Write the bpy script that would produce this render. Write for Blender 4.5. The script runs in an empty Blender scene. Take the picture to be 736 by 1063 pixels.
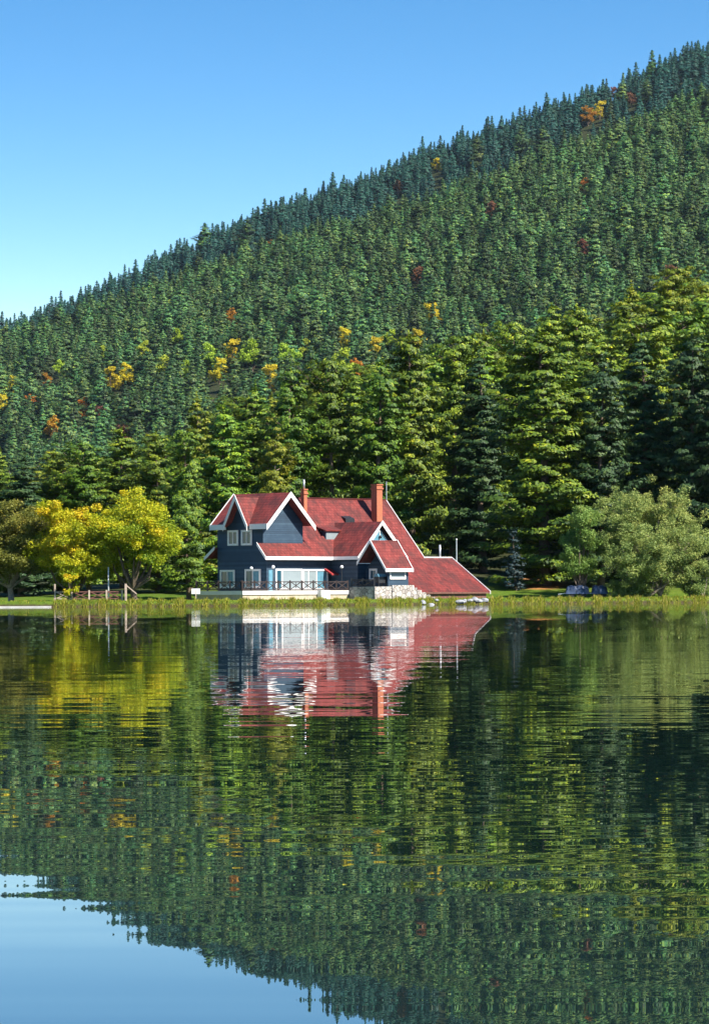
import bpy, bmesh, math, random
import numpy as np
from mathutils import Vector, Matrix
R = math.radians
SC = bpy.context.scene
COL = SC.collection

# ------------------------------------------------------------------ camera, sky, sun, exposure
F = 3744.0                 # focal length in photo pixels (photo 736 x 1063)
HZ = 617.0                 # horizon row
CAMH = 1.1
ROLL = R(0.30)
cam_d = bpy.data.cameras.new('camera'); cam = bpy.data.objects.new('camera', cam_d); COL.objects.link(cam)
cam_d.sensor_fit = 'VERTICAL'; cam_d.sensor_height = 36.0
cam_d.lens = F / 1063.0 * 36.0
cam_d.shift_y = (HZ - 531.5) / 1063.0
cam_d.clip_start = 0.5; cam_d.clip_end = 30000
cam.location = (0, 0, CAMH)
cam.matrix_world = Matrix.Translation((0, 0, CAMH)) @ Matrix.Rotation(R(90), 4, 'X') @ Matrix.Rotation(-ROLL, 4, 'Z')
SC.camera = cam

SUN_EL, SUN_AZ = R(43), R(127)      # azimuth clockwise from +Y (view direction)
W = bpy.data.worlds.new('World'); SC.world = W; W.use_nodes = True
nt = W.node_tree; nt.nodes.clear()
wo = nt.nodes.new('ShaderNodeOutputWorld'); bg = nt.nodes.new('ShaderNodeBackground')
sky = nt.nodes.new('ShaderNodeTexSky'); sky.sky_type = 'NISHITA'; sky.sun_disc = False
sky.sun_elevation = SUN_EL; sky.sun_rotation = SUN_AZ
sky.altitude = 300; sky.air_density = 1.0; sky.dust_density = 0.1; sky.ozone_density = 1.0
tc = nt.nodes.new('ShaderNodeTexCoord')
hs = nt.nodes.new('ShaderNodeHueSaturation'); hs.inputs['Saturation'].default_value = 1.42; hs.inputs['Hue'].default_value = .499
sep = nt.nodes.new('ShaderNodeSeparateXYZ'); cmb = nt.nodes.new('ShaderNodeCombineXYZ'); zm = nt.nodes.new('ShaderNodeMath'); zx = nt.nodes.new('ShaderNodeMath')
zm.operation = 'MULTIPLY_ADD'; zm.inputs[1].default_value = 2.3; zm.inputs[2].default_value = -.075; zx.operation = 'MAXIMUM'; zx.inputs[1].default_value = .03
nt.links.new(tc.outputs['Generated'], sep.inputs[0]); nt.links.new(sep.outputs['X'], cmb.inputs['X']); nt.links.new(sep.outputs['Y'], cmb.inputs['Y'])
nt.links.new(sep.outputs['Z'], zm.inputs[0]); nt.links.new(zm.outputs[0], zx.inputs[0]); nt.links.new(zx.outputs[0], cmb.inputs['Z']); nt.links.new(cmb.outputs[0], sky.inputs['Vector'])
nt.links.new(sky.outputs[0], hs.inputs['Color']); nt.links.new(hs.outputs[0], bg.inputs[0]); nt.links.new(bg.outputs[0], wo.inputs[0])
bg.inputs[1].default_value = 0.095
sun_d = bpy.data.lights.new('sun', 'SUN'); sun_d.energy = 5.0; sun_d.angle = R(0.5); sun_d.color = (1.0, 0.94, 0.83)
sun = bpy.data.objects.new('sun', sun_d); COL.objects.link(sun)
to_sun = Vector((math.sin(SUN_AZ) * math.cos(SUN_EL), math.cos(SUN_AZ) * math.cos(SUN_EL), math.sin(SUN_EL)))
sun.rotation_euler = to_sun.to_track_quat('Z', 'Y').to_euler(); sun.location = (60, -40, 80)
SC.view_settings.view_transform = 'Standard'; SC.view_settings.look = 'None'
SC.view_settings.exposure = 1.05; SC.view_settings.gamma = 1.0
SC.render.engine = 'CYCLES'
SC.cycles.max_bounces = 6; SC.cycles.diffuse_bounces = 2; SC.cycles.glossy_bounces = 3
SC.cycles.transmission_bounces = 3; SC.cycles.volume_bounces = 0; SC.cycles.transparent_max_bounces = 4
SC.cycles.use_denoising = True
SC.cycles.caustics_reflective = False; SC.cycles.caustics_refractive = False

# ------------------------------------------------------------------ helpers
def unroll(px, py):
    dx, dy = px - 368.0, py - HZ
    c, s = math.cos(ROLL), math.sin(ROLL)
    return (dx * c - dy * s) / F, -(dy * c + dx * s) / F      # slope right, slope up per metre of depth
def at(px, py, Y):
    t, e = unroll(px, py); return Vector((t * Y, Y, CAMH + e * Y))
def tag(o, label=None, cat=None, group=None, kind=None):
    if label: o['label'] = label
    if cat: o['category'] = cat
    if group: o['group'] = group
    if kind: o['kind'] = kind
    return o
def empty(name, loc=(0, 0, 0), rz=0.0):
    o = bpy.data.objects.new(name, None); COL.objects.link(o); o.location = loc; o.rotation_euler = (0, 0, rz)
    o.empty_display_size = 0.3
    return o
def link(name, me, parent=None, loc=None):
    o = bpy.data.objects.new(name, me); COL.objects.link(o)
    if parent: o.parent = parent
    if loc is not None: o.location = loc
    return o
def np_mesh(name, verts, faces, mats, mat_idx=None, attrs=None, smooth=False):
    """verts (N,3), faces (M,k) arrays of one size k"""
    me = bpy.data.meshes.new(name)
    verts = np.asarray(verts, dtype=np.float32); faces = np.asarray(faces, dtype=np.int32)
    n, m, k = len(verts), len(faces), faces.shape[1]
    me.vertices.add(n); me.vertices.foreach_set('co', verts.ravel())
    me.loops.add(m * k); me.loops.foreach_set('vertex_index', faces.ravel())
    me.polygons.add(m); me.polygons.foreach_set('loop_start', np.arange(0, m * k, k, dtype=np.int32))
    me.polygons.foreach_set('loop_total', np.full(m, k, dtype=np.int32))
    if smooth: me.polygons.foreach_set('use_smooth', np.ones(m, dtype=bool))
    for mt in (mats if isinstance(mats, (list, tuple)) else [mats]): me.materials.append(mt)
    if mat_idx is not None: me.polygons.foreach_set('material_index', np.asarray(mat_idx, dtype=np.int32))
    me.update(calc_edges=True)
    for an, av in (attrs or {}).items():
        a = me.attributes.new(an, 'FLOAT', 'POINT'); a.data.foreach_set('value', np.asarray(av, dtype=np.float32))
    return me
class MB:
    """collects boxes, beams, slabs and tubes into ONE mesh"""
    def __init__(self): self.bm = bmesh.new(); self.uv = self.bm.loops.layers.uv.new('UVMap')
    def box(self, a0, a1, b0, b1, z0, z1):
        v = [self.bm.verts.new(p) for p in ((a0,b0,z0),(a1,b0,z0),(a1,b1,z0),(a0,b1,z0),(a0,b0,z1),(a1,b0,z1),(a1,b1,z1),(a0,b1,z1))]
        for f in ((3,2,1,0),(4,5,6,7),(0,1,5,4),(1,2,6,5),(2,3,7,6),(3,0,4,7)): self.bm.faces.new([v[i] for i in f])
        return self
    def prism(self, poly, off):
        """poly: list of 3-D points, extruded by vector off"""
        off = Vector(off); p = [Vector(q) for q in poly]
        lo = [self.bm.verts.new(q) for q in p]; hi = [self.bm.verts.new(q + off) for q in p]
        n = len(p); fs = [self.bm.faces.new(lo[::-1]), self.bm.faces.new(hi)]
        for i in range(n): fs.append(self.bm.faces.new((lo[i], lo[(i+1) % n], hi[(i+1) % n], hi[i])))
        return fs
    def slab(self, poly, t, eave):
        """roof plane: polygon of the top surface, thickness t below it; eave: direction of the courses"""
        p = [Vector(q) for q in poly]; n = Vector((0, 0, 0))
        for i in range(len(p)): n += p[i].cross(p[(i+1) % len(p)])
        n.normalize()
        if n.z < 0: n = -n; p = p[::-1]
        fs = self.prism([q - n * t for q in p], n * t)
        e = Vector(eave).normalized(); s = n.cross(e)
        for f in fs:
            for l in f.loops: l[self.uv].uv = (l.vert.co.dot(e), l.vert.co.dot(s))
        return self
    def beam(self, p, q, w, h, up=(0, 0, 1)):
        """box from p to q, w wide sideways, h along up (hanging below p-q)"""
        p, q, up = Vector(p), Vector(q), Vector(up)
        d = (q - p).normalized(); s = d.cross(up)
        if s.length < 1e-5: s = Vector((1, 0, 0))
        s.normalize(); hu = up * h
        if abs(d.dot(up)) > .98: hu = d.cross(s).normalized() * h
        self.prism([p - s*w/2 - hu/2, p + s*w/2 - hu/2, p + s*w/2 + hu/2, p - s*w/2 + hu/2], q - p)
        return self
    def tube(self, pts, rad, seg=8):
        pts = [Vector(p) for p in pts]; rad = rad if isinstance(rad, (list, tuple)) else [rad] * len(pts); rings = []
        for i, p in enumerate(pts):
            d = (pts[min(i+1, len(pts)-1)] - pts[max(i-1, 0)]).normalized()
            s = d.cross(Vector((0.13, 1, 0.07))).normalized(); t = d.cross(s)
            rings.append([self.bm.verts.new(p + (s*math.cos(2*math.pi*k/seg) + t*math.sin(2*math.pi*k/seg)) * rad[i]) for k in range(seg)])
        for a, b in zip(rings, rings[1:]):
            for k in range(seg): self.bm.faces.new((a[k], a[(k+1) % seg], b[(k+1) % seg], b[k]))
        self.bm.faces.new(rings[0]); self.bm.faces.new(rings[-1][::-1])
        return self
    def ball(self, c, r, sz=(1, 1, 1), u=12, v=8):
        m = Matrix.Translation(c) @ Matrix.Diagonal((r*sz[0], r*sz[1], r*sz[2], 1))
        bmesh.ops.create_uvsphere(self.bm, u_segments=u, v_segments=v, radius=1, matrix=m); return self
    def build(self, name, mat, parent=None, loc=None, smooth=False, bevel=0):
        bmesh.ops.recalc_face_normals(self.bm, faces=self.bm.faces)
        if bevel: bmesh.ops.bevel(self.bm, geom=self.bm.edges[:], offset=bevel, segments=1, affect='EDGES')
        me = bpy.data.meshes.new(name); self.bm.to_mesh(me); self.bm.free()
        for mt in (mat if isinstance(mat, (list, tuple)) else [mat]): me.materials.append(mt)
        if smooth:
            for p in me.polygons: p.use_smooth = True
        return link(name, me, parent, loc)

# ------------------------------------------------------------------ materials
def new_mat(name):
    m = bpy.data.materials.new(name); m.use_nodes = True; n = m.node_tree; n.nodes.clear()
    return m, n, n.nodes.new('ShaderNodeOutputMaterial')
def ramp(n, stops, interp='LINEAR'):
    r = n.nodes.new('ShaderNodeValToRGB'); r.color_ramp.interpolation = interp; el = r.color_ramp.elements
    while len(el) < len(stops): el.new(0.5)
    for e, (p, c) in zip(el, stops): e.position = p; e.color = (*c, 1)
    return r
def noise(n, vec, scale, detail=3, rough=.55):
    x = n.nodes.new('ShaderNodeTexNoise'); x.inputs['Scale'].default_value = scale; x.inputs['Detail'].default_value = detail
    x.inputs['Roughness'].default_value = rough
    if vec is not None: n.links.new(vec, x.inputs['Vector'])
    return x
def math_n(n, op, a, b=None, c=None):
    x = n.nodes.new('ShaderNodeMath'); x.operation = op
    for i, v in enumerate((a, b, c)):
        if v is None: continue
        if isinstance(v, (int, float)): x.inputs[i].default_value = v
        else: n.links.new(v, x.inputs[i])
    return x.outputs[0]
def mix_col(n, f, a, b, blend='MIX'):
    x = n.nodes.new('ShaderNodeMix'); x.data_type = 'RGBA'; x.blend_type = blend
    for i, v in ((0, f), (6, a), (7, b)):
        if isinstance(v, (int, float)): x.inputs[i].default_value = v
        elif isinstance(v, tuple): x.inputs[i].default_value = (*v, 1)
        else: n.links.new(v, x.inputs[i])
    return x.outputs[2]
def leaf_mat(name, stops, trans=0.25, hue=.03, val=.35, rough=.55):
    m, n, out = new_mat(name)
    at_ = n.nodes.new('ShaderNodeAttribute'); at_.attribute_name = 'tint'
    oi = n.nodes.new('ShaderNodeObjectInfo')
    r = ramp(n, stops); n.links.new(at_.outputs['Fac'], r.inputs[0])
    h = n.nodes.new('ShaderNodeHueSaturation'); n.links.new(r.outputs[0], h.inputs['Color'])
    n.links.new(math_n(n, 'MULTIPLY_ADD', oi.outputs['Random'], hue * 2, .5 - hue), h.inputs['Hue'])
    w = n.nodes.new('ShaderNodeTexWhiteNoise'); w.noise_dimensions = '1D'
    n.links.new(math_n(n, 'MULTIPLY', oi.outputs['Random'], 91.7), w.inputs['W'])
    n.links.new(math_n(n, 'MULTIPLY_ADD', w.outputs['Value'], val * 2, 1 - val), h.inputs['Value'])
    d = n.nodes.new('ShaderNodeBsdfPrincipled'); d.inputs['Roughness'].default_value = rough
    d.inputs['Specular IOR Level'].default_value = .25
    n.links.new(h.outputs[0], d.inputs['Base Color'])
    t = n.nodes.new('ShaderNodeBsdfTranslucent'); n.links.new(h.outputs[0], t.inputs[0])
    mx = n.nodes.new('ShaderNodeMixShader'); mx.inputs[0].default_value = trans
    n.links.new(d.outputs[0], mx.inputs[1]); n.links.new(t.outputs[0], mx.inputs[2]); n.links.new(mx.outputs[0], out.inputs[0])
    return m
def simple(name, col, rough=.6, var=.2, nscale=3.0, bump=0.0, bscale=20, metallic=0.0, spec=.4):
    m, n, out = new_mat(name)
    t = n.nodes.new('ShaderNodeTexCoord'); b = n.nodes.new('ShaderNodeBsdfPrincipled')
    z = noise(n, t.outputs['Object'], nscale, 5)
    r = ramp(n, [(.3, tuple(c * (1 - var) for c in col)), (.7, tuple(min(.95, c * (1 + var)) for c in col))])
    n.links.new(z.outputs['Fac'], r.inputs[0]); n.links.new(r.outputs[0], b.inputs['Base Color'])
    b.inputs['Roughness'].default_value = rough; b.inputs['Metallic'].default_value = metallic
    b.inputs['Specular IOR Level'].default_value = spec
    if bump:
        z2 = noise(n, t.outputs['Object'], bscale, 4); bp = n.nodes.new('ShaderNodeBump')
        bp.inputs['Strength'].default_value = bump; bp.inputs['Distance'].default_value = .03
        n.links.new(z2.outputs['Fac'], bp.inputs['Height']); n.links.new(bp.outputs[0], b.inputs['Normal'])
    n.links.new(b.outputs[0], out.inputs[0]); return m

def siding_mat():
    m, n, out = new_mat('painted_siding'); t = n.nodes.new('ShaderNodeTexCoord'); b = n.nodes.new('ShaderNodeBsdfPrincipled')
    sx = n.nodes.new('ShaderNodeSeparateXYZ'); n.links.new(t.outputs['Object'], sx.inputs[0])
    saw = math_n(n, 'FRACT', math_n(n, 'MULTIPLY', sx.outputs['Z'], 1 / .22))
    row = math_n(n, 'FLOOR', math_n(n, 'MULTIPLY', sx.outputs['Z'], 1 / .22))
    w = n.nodes.new('ShaderNodeTexWhiteNoise'); w.noise_dimensions = '1D'; n.links.new(row, w.inputs['W'])
    z = noise(n, t.outputs['Object'], 1.3, 5)
    f = math_n(n, 'MULTIPLY_ADD', w.outputs['Value'], .45, math_n(n, 'MULTIPLY', z.outputs['Fac'], .6))
    r = ramp(n, [(.15, (.009, .026, .05)), (.55, (.017, .044, .078)), (.9, (.040, .080, .12))]); n.links.new(f, r.inputs[0])
    n.links.new(r.outputs[0], b.inputs['Base Color']); b.inputs['Roughness'].default_value = .55
    bp = n.nodes.new('ShaderNodeBump'); bp.inputs['Distance'].default_value = .05; bp.inputs['Strength'].default_value = .9; bp.invert = True
    n.links.new(saw, bp.inputs['Height']); n.links.new(bp.outputs[0], b.inputs['Normal'])
    n.links.new(b.outputs[0], out.inputs[0]); return m
def roof_mat():
    m, n, out = new_mat('red_roof_tiles'); t = n.nodes.new('ShaderNodeTexCoord'); b = n.nodes.new('ShaderNodeBsdfPrincipled')
    br = n.nodes.new('ShaderNodeTexBrick'); n.links.new(t.outputs['UV'], br.inputs['Vector'])
    br.inputs['Scale'].default_value = 1; br.inputs['Brick Width'].default_value = .42; br.inputs['Row Height'].default_value = .36
    br.inputs['Mortar Size'].default_value = .022; br.inputs['Mortar Smooth'].default_value = .5; br.inputs['Bias'].default_value = 0
    br.inputs['Color1'].default_value = (.25, .050, .042, 1); br.inputs['Color2'].default_value = (.175, .033, .029, 1)
    br.inputs['Mortar'].default_value = (.10, .016, .018, 1)
    z = noise(n, t.outputs['Object'], .55, 6, .7)
    st = ramp(n, [(.45, (0, 0, 0)), (.58, (1, 1, 1))]); n.links.new(z.outputs['Fac'], st.inputs[0])
    c1 = mix_col(n, math_n(n, 'MULTIPLY', st.outputs[0], .7), br.outputs['Color'], (.085, .03, .028))
    ms = n.nodes.new('ShaderNodeMapping'); n.links.new(t.outputs['UV'], ms.inputs[0]); ms.inputs['Scale'].default_value = (2.2, .5, 1)
    z2 = noise(n, ms.outputs[0], 1.0, 6, .75)
    rr = ramp(n, [(.32, (.52, .55, .58)), (.68, (1.25, 1.22, 1.2))]); n.links.new(z2.outputs['Fac'], rr.inputs[0])
    c2 = mix_col(n, 1.0, c1, rr.outputs[0], 'MULTIPLY')
    n.links.new(c2, b.inputs['Base Color']); b.inputs['Roughness'].default_value = .7
    b.inputs['Specular IOR Level'].default_value = .25
    sx = n.nodes.new('ShaderNodeSeparateXYZ'); n.links.new(t.outputs['UV'], sx.inputs[0])
    saw = math_n(n, 'FRACT', math_n(n, 'MULTIPLY', sx.outputs['Y'], 1 / .36))
    bp = n.nodes.new('ShaderNodeBump'); bp.inputs['Distance'].default_value = .06; bp.inputs['Strength'].default_value = .6; bp.invert = True
    n.links.new(saw, bp.inputs['Height']); n.links.new(bp.outputs[0], b.inputs['Normal'])
    n.links.new(b.outputs[0], out.inputs[0]); return m
def brick_mat():
    m, n, out = new_mat('orange_brick'); t = n.nodes.new('ShaderNodeTexCoord'); b = n.nodes.new('ShaderNodeBsdfPrincipled')
    sx = n.nodes.new('ShaderNodeSeparateXYZ'); n.links.new(t.outputs['Object'], sx.inputs[0])
    cx = n.nodes.new('ShaderNodeCombineXYZ'); n.links.new(math_n(n, 'ADD', sx.outputs['X'], sx.outputs['Y']), cx.inputs['X']); n.links.new(sx.outputs['Z'], cx.inputs['Y'])
    br = n.nodes.new('ShaderNodeTexBrick'); n.links.new(cx.outputs[0], br.inputs['Vector']); br.inputs['Scale'].default_value = 1
    br.inputs['Brick Width'].default_value = .24; br.inputs['Row Height'].default_value = .085; br.inputs['Mortar Size'].default_value = .008
    br.inputs['Color1'].default_value = (.46, .12, .042, 1); br.inputs['Color2'].default_value = (.36, .085, .035, 1); br.inputs['Mortar'].default_value = (.3, .2, .15, 1)
    n.links.new(br.outputs['Color'], b.inputs['Base Color']); b.inputs['Roughness'].default_value = .85
    n.links.new(b.outputs[0], out.inputs[0]); return m
def stone_mat():
    m, n, out = new_mat('rubble_stone'); t = n.nodes.new('ShaderNodeTexCoord'); b = n.nodes.new('ShaderNodeBsdfPrincipled')
    v = n.nodes.new('ShaderNodeTexVoronoi'); v.inputs['Scale'].default_value = 2.1; n.links.new(t.outputs['Object'], v.inputs['Vector'])
    v2 = n.nodes.new('ShaderNodeTexVoronoi'); v2.feature = 'DISTANCE_TO_EDGE'; v2.inputs['Scale'].default_value = 2.1; n.links.new(t.outputs['Object'], v2.inputs['Vector'])
    sp = n.nodes.new('ShaderNodeSeparateColor'); n.links.new(v.outputs['Color'], sp.inputs[0])
    r = ramp(n, [(0, (.30, .26, .25)), (.5, (.46, .41, .38)), (1, (.60, .55, .52))]); n.links.new(sp.outputs[0], r.inputs[0])
    e = ramp(n, [(0, (.35, .35, .35)), (.07, (1, 1, 1))]); n.links.new(v2.outputs['Distance'], e.inputs[0])
    n.links.new(mix_col(n, 1.0, r.outputs[0], e.outputs[0], 'MULTIPLY'), b.inputs['Base Color']); b.inputs['Roughness'].default_value = .9
    bp = n.nodes.new('ShaderNodeBump'); bp.inputs['Distance'].default_value = .08; n.links.new(e.outputs[0], bp.inputs['Height']); n.links.new(bp.outputs[0], b.inputs['Normal'])
    n.links.new(b.outputs[0], out.inputs[0]); return m
def glass_mat():
    m, n, out = new_mat('window_glass'); b = n.nodes.new('ShaderNodeBsdfPrincipled')
    b.inputs['Base Color'].default_value = (.02, .075, .11, 1); b.inputs['Roughness'].default_value = .05; b.inputs['Specular IOR Level'].default_value = .45
    n.links.new(b.outputs[0], out.inputs[0]); return m

M = dict(
    siding=siding_mat(), roof=roof_mat(), brick=brick_mat(), stone=stone_mat(), glass=glass_mat(),
    white=simple('white_paint', (.78, .76, .75), .5, .08, 1.2),
    blind=simple('white_window_blind', (.22, .27, .29), .45, .05, 2),
    plaster=simple('pale_plaster', (.74, .68, .66), .8, .10, 1.5),
    tan=simple('tan_concrete', (.46, .38, .28), .9, .2, 2),
    darkwood=simple('dark_brown_timber', (.045, .030, .028), .6, .3, 4),
    palewood=simple('weathered_pale_timber', (.46, .36, .29), .8, .25, 4),
    redwood=simple('brown_red_timber', (.16, .07, .055), .7, .3, 4),
    metal=simple('grey_metal', (.5, .52, .55), .35, .1, 3, metallic=.6),
    black=simple('black_metal', (.02, .022, .026), .5, .2, 5),
    redcloth=simple('dark_red_canvas', (.30, .03, .03), .8, .1, 2),
    concrete=simple('pale_concrete', (.55, .54, .50), .9, .15, 1.2),
    bark=simple('grey_brown_bark', (.13, .095, .07), .95, .4, 6, .8, 14),
    palebark=simple('pale_bark', (.30, .24, .19), .95, .35, 5, .8, 14),
    tarp=simple('pale_blue_tarpaulin', (.035, .055, .11), .35, .5, 1.6, .6, 4),
    tyre=simple('tyre_rubber', (.018, .018, .02), .8, .2, 5),
    rock=simple('lakeside_rock', (.26, .27, .29), .9, .45, 2.5, .6, 8),
    cyan=simple('blue_grey_pane_strip', (.10, .24, .32), .4, .2, 3),
)
LEAF = dict(
    ridge=leaf_mat('shaded_hazy_ridge_needles', [(0, (.008, .048, .040)), (.6, (.022, .090, .066)), (1, (.055, .14, .075))], .05, .02, .3),  # back-ridge shade and haze put into the needle colour
    greenwillow=leaf_mat('fresh_green_willow_leaves', [(0, (.10, .20, .04)), (.6, (.22, .33, .07)), (1, (.38, .40, .10))], .3, .0, .08),
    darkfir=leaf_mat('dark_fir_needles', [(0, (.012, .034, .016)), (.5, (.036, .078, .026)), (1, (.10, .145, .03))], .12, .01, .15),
    pine=leaf_mat('yellowish_pine_needles', [(0, (.06, .10, .012)), (.5, (.20, .24, .016)), (1, (.44, .40, .03))], .2, .01, .15),
    fir=leaf_mat('fir_needles', [(0, (.026, .066, .012)), (.4, (.090, .155, .014)), (.75, (.20, .27, .015)), (1, (.40, .41, .024))], .08, .02, .3),
    hill=leaf_mat('hill_conifer_needles', [(0, (.012, .050, .026)), (.5, (.054, .125, .034)), (.78, (.15, .22, .035)), (1, (.32, .36, .034))], .05, .03, .6),
    spruce=leaf_mat('blue_spruce_needles', [(0, (.015, .034, .038)), (1, (.04, .075, .08))], .1, .0, .1),  # needle colour darkened to stand in for the lawn's shade
    yellow=leaf_mat('yellow_autumn_leaves', [(0, (.15, .24, .014)), (.45, (.38, .43, .018)), (.8, (.62, .54, .02)), (1, (.68, .46, .02))], .35, .0, .06),
    olive=leaf_mat('olive_leaves', [(0, (.10, .12, .02)), (.6, (.20, .20, .034)), (1, (.33, .27, .04))], .3, .0, .1),
    silver=leaf_mat('silvery_willow_leaves', [(0, (.13, .22, .06)), (.6, (.30, .37, .10)), (1, (.48, .48, .13))], .3, .0, .08),
    lime=leaf_mat('lime_green_leaves', [(0, (.28, .42, .03)), (1, (.50, .60, .06))], .3, .02, .15),
    gold=leaf_mat('golden_leaves', [(0, (.46, .40, .018)), (1, (.70, .58, .04))], .3, .01, .15),
    orange=leaf_mat('orange_leaves', [(0, (.36, .15, .018)), (1, (.58, .27, .03))], .3, .02, .2),
    red=leaf_mat('russet_leaves', [(0, (.17, .075, .045)), (1, (.30, .13, .07))], .3, .02, .2),
    grass=leaf_mat('bank_grass_blades', [(0, (.10, .16, .014)), (.55, (.24, .28, .020)), (.85, (.44, .38, .05)), (1, (.42, .30, .12))], .3, .0, .0),
)

# ------------------------------------------------------------------ terrain
def lerp(a, b, f): return a + (b - a) * f
def sstep(a, b, x):
    f = np.clip((x - a) / (b - a), 0, 1); return f * f * (3 - 2 * f)
def shoreY(x):
    x = np.asarray(x, dtype=float)
    return 347.5 + np.clip((x + 12) / 50.0, 0, 1.6) * 34 + .5 * np.sin(x * .31) + .25 * np.sin(x * .9 + 1)
SKY_PX = np.array([-400, -120, 0, 60, 140, 215, 290, 350, 430, 500, 560, 640, 690, 736, 860, 1150])
SKY_PY = np.array([470, 380, 340, 324, 284, 248, 216, 198, 164, 140, 118, 88, 66, 45, -5, -80])
CRE_PX = np.array([-400, -120, 0, 100, 200, 330, 430, 480, 620, 736, 860, 1150])
CRE_PY = np.array([470, 384, 348, 318, 282, 232, 210, 190, 137, 92, 40, -40])
YF, YB = 3150.0, 4050.0
def _crest(px, py, Yc, down):
    t, z = [], []
    for a, b in zip(px, py):
        tt, e = unroll(float(a), float(b)); t.append(tt * Yc); z.append(CAMH + e * Yc - down)
    return np.array(t), np.array(z)
FX, FZ = _crest(CRE_PX, CRE_PY, YF, 17.0)
BX, BZ = _crest(SKY_PX, SKY_PY, YB, 19.0)
def ground_z(x, Y):
    x = np.asarray(x, dtype=float); Y = np.asarray(Y, dtype=float)
    d = Y - shoreY(x)
    bank = np.where(d < 1.6, -.45 + 1.05 * sstep(-.6, 1.6, d), .6) - 1.2 * sstep(-.3, -4, d) 
    near = (np.maximum(0, Y - 388) * .085 + np.maximum(0, Y - 430) * .02) * np.clip((x + 70) / 70, .22, 1) + np.clip(x - 18, 0, 200) * .10 * sstep(395, 520, Y)
    Y1 = 640.0
    zb = 62 + .20 * np.clip(x, -600, 600)                       # foot of the mountain, at Y = 1750
    n640 = (252 * .085 + 210 * .02) * np.clip((x + 70) / 70, .22, 1) + np.clip(x - 18, 0, 200) * .10
    mid = n640 + (12 + .04 * x - n640) * sstep(Y1, 1000, Y); mid = mid + (zb - mid) * sstep(1330, 1750, Y)
    zf = np.interp(x, FX, FZ); zk = np.interp(x, BX, BZ)
    f = np.clip((Y - 1750) / (YF - 1750), 0, 1)
    hill = zb + (zf - zb) * (f * .8 + .2 * f * f)
    hill = hill + 6 * np.sin(x * .021 + Y * .004) * np.sin(f * np.pi) + 4 * np.sin(x * .05 - Y * .011) * np.sin(f * np.pi)
    dip = zf - 34 * np.sin(np.clip((Y - YF) / 520, 0, 1) * np.pi / 2)
    back = dip + (zk - dip) * sstep(YF + 350, YB, Y)
    fall = zk - np.maximum(0, Y - YB) * .25
    z = np.where(Y < Y1, near, np.where(Y < 1750, mid, np.where(Y < YF, hill, np.where(Y < YB, back, fall))))
    z = np.where(Y < Y1, bank + z, .6 + z)
    z = np.where(Y < -60, np.minimum(.8, (-60 - Y) * .1 - .4), z)
    return np.maximum(z, -1.6)
def gz(x, Y): return float(ground_z(x, Y))

def ground_mat():
    m, n, out = new_mat('meadow_and_forest_floor'); b = n.nodes.new('ShaderNodeBsdfPrincipled')
    g = n.nodes.new('ShaderNodeNewGeometry'); sx = n.nodes.new('ShaderNodeSeparateXYZ'); n.links.new(g.outputs['Position'], sx.inputs[0])
    z1 = noise(n, g.outputs['Position'], .35, 5); z2 = noise(n, g.outputs['Position'], 2.5, 4)
    gr = ramp(n, [(.3, (.050, .105, .012)), (.55, (.10, .155, .016)), (.75, (.19, .19, .035))])
    n.links.new(math_n(n, 'MULTIPLY_ADD', z2.outputs['Fac'], .5, math_n(n, 'MULTIPLY', z1.outputs['Fac'], .5)), gr.inputs[0])
    fl = ramp(n, [(.35, (.022, .036, .014)), (.6, (.045, .048, .02))]); n.links.new(z1.outputs['Fac'], fl.inputs[0])
    far = n.nodes.new('ShaderNodeMapRange'); far.inputs[1].default_value = 396; far.inputs[2].default_value = 412
    n.links.new(math_n(n, 'MULTIPLY_ADD', z1.outputs['Fac'], 14, math_n(n, 'SUBTRACT', sx.outputs['Y'], 7)), far.inputs[0])
    c = mix_col(n, far.outputs[0], gr.outputs[0], fl.outputs[0])
    # fallen orange leaves under the big firs
    px_, py_ = 20.5, 408.0
    dx = math_n(n, 'DIVIDE', math_n(n, 'SUBTRACT', sx.outputs['X'], px_), 3.6); dy = math_n(n, 'DIVIDE', math_n(n, 'SUBTRACT', sx.outputs['Y'], py_), 9.0)
    dd = math_n(n, 'ADD', math_n(n, 'MULTIPLY', dx, dx), math_n(n, 'MULTIPLY', dy, dy))
    dd = math_n(n, 'ADD', dd, math_n(n, 'MULTIPLY_ADD', z2.outputs['Fac'], 1.4, -.7))
    lm = n.nodes.new('ShaderNodeMapRange'); lm.inputs[1].default_value = 1.25; lm.inputs[2].default_value = .8; n.links.new(dd, lm.inputs[0])
    c = mix_col(n, lm.outputs[0], c, (.38, .17, .055))
    mud = n.nodes.new('ShaderNodeMapRange'); mud.inputs[1].default_value = .42; mud.inputs[2].default_value = .16
    n.links.new(math_n(n, 'MULTIPLY_ADD', z2.outputs['Fac'], .3, math_n(n, 'SUBTRACT', sx.outputs['Z'], .15)), mud.inputs[0])
    c = mix_col(n, mud.outputs[0], c, (.06, .045, .026))
    n.links.new(c, b.inputs['Base Color']); b.inputs['Roughness'].default_value = .95; b.inputs['Specular IOR Level'].default_value = .1
    bp = n.nodes.new('ShaderNodeBump'); bp.inputs['Distance'].default_value = .12; n.links.new(z2.outputs['Fac'], bp.inputs['Height']); n.links.new(bp.outputs[0], b.inputs['Normal'])
    n.links.new(b.outputs[0], out.inputs[0]); return m
xs = np.unique(np.concatenate([np.arange(-60, 61, 1.0), np.sign(np.linspace(-1, 1, 121)) * (60 + np.abs(np.linspace(-1, 1, 121)) ** 2 * 2600)]))
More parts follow.
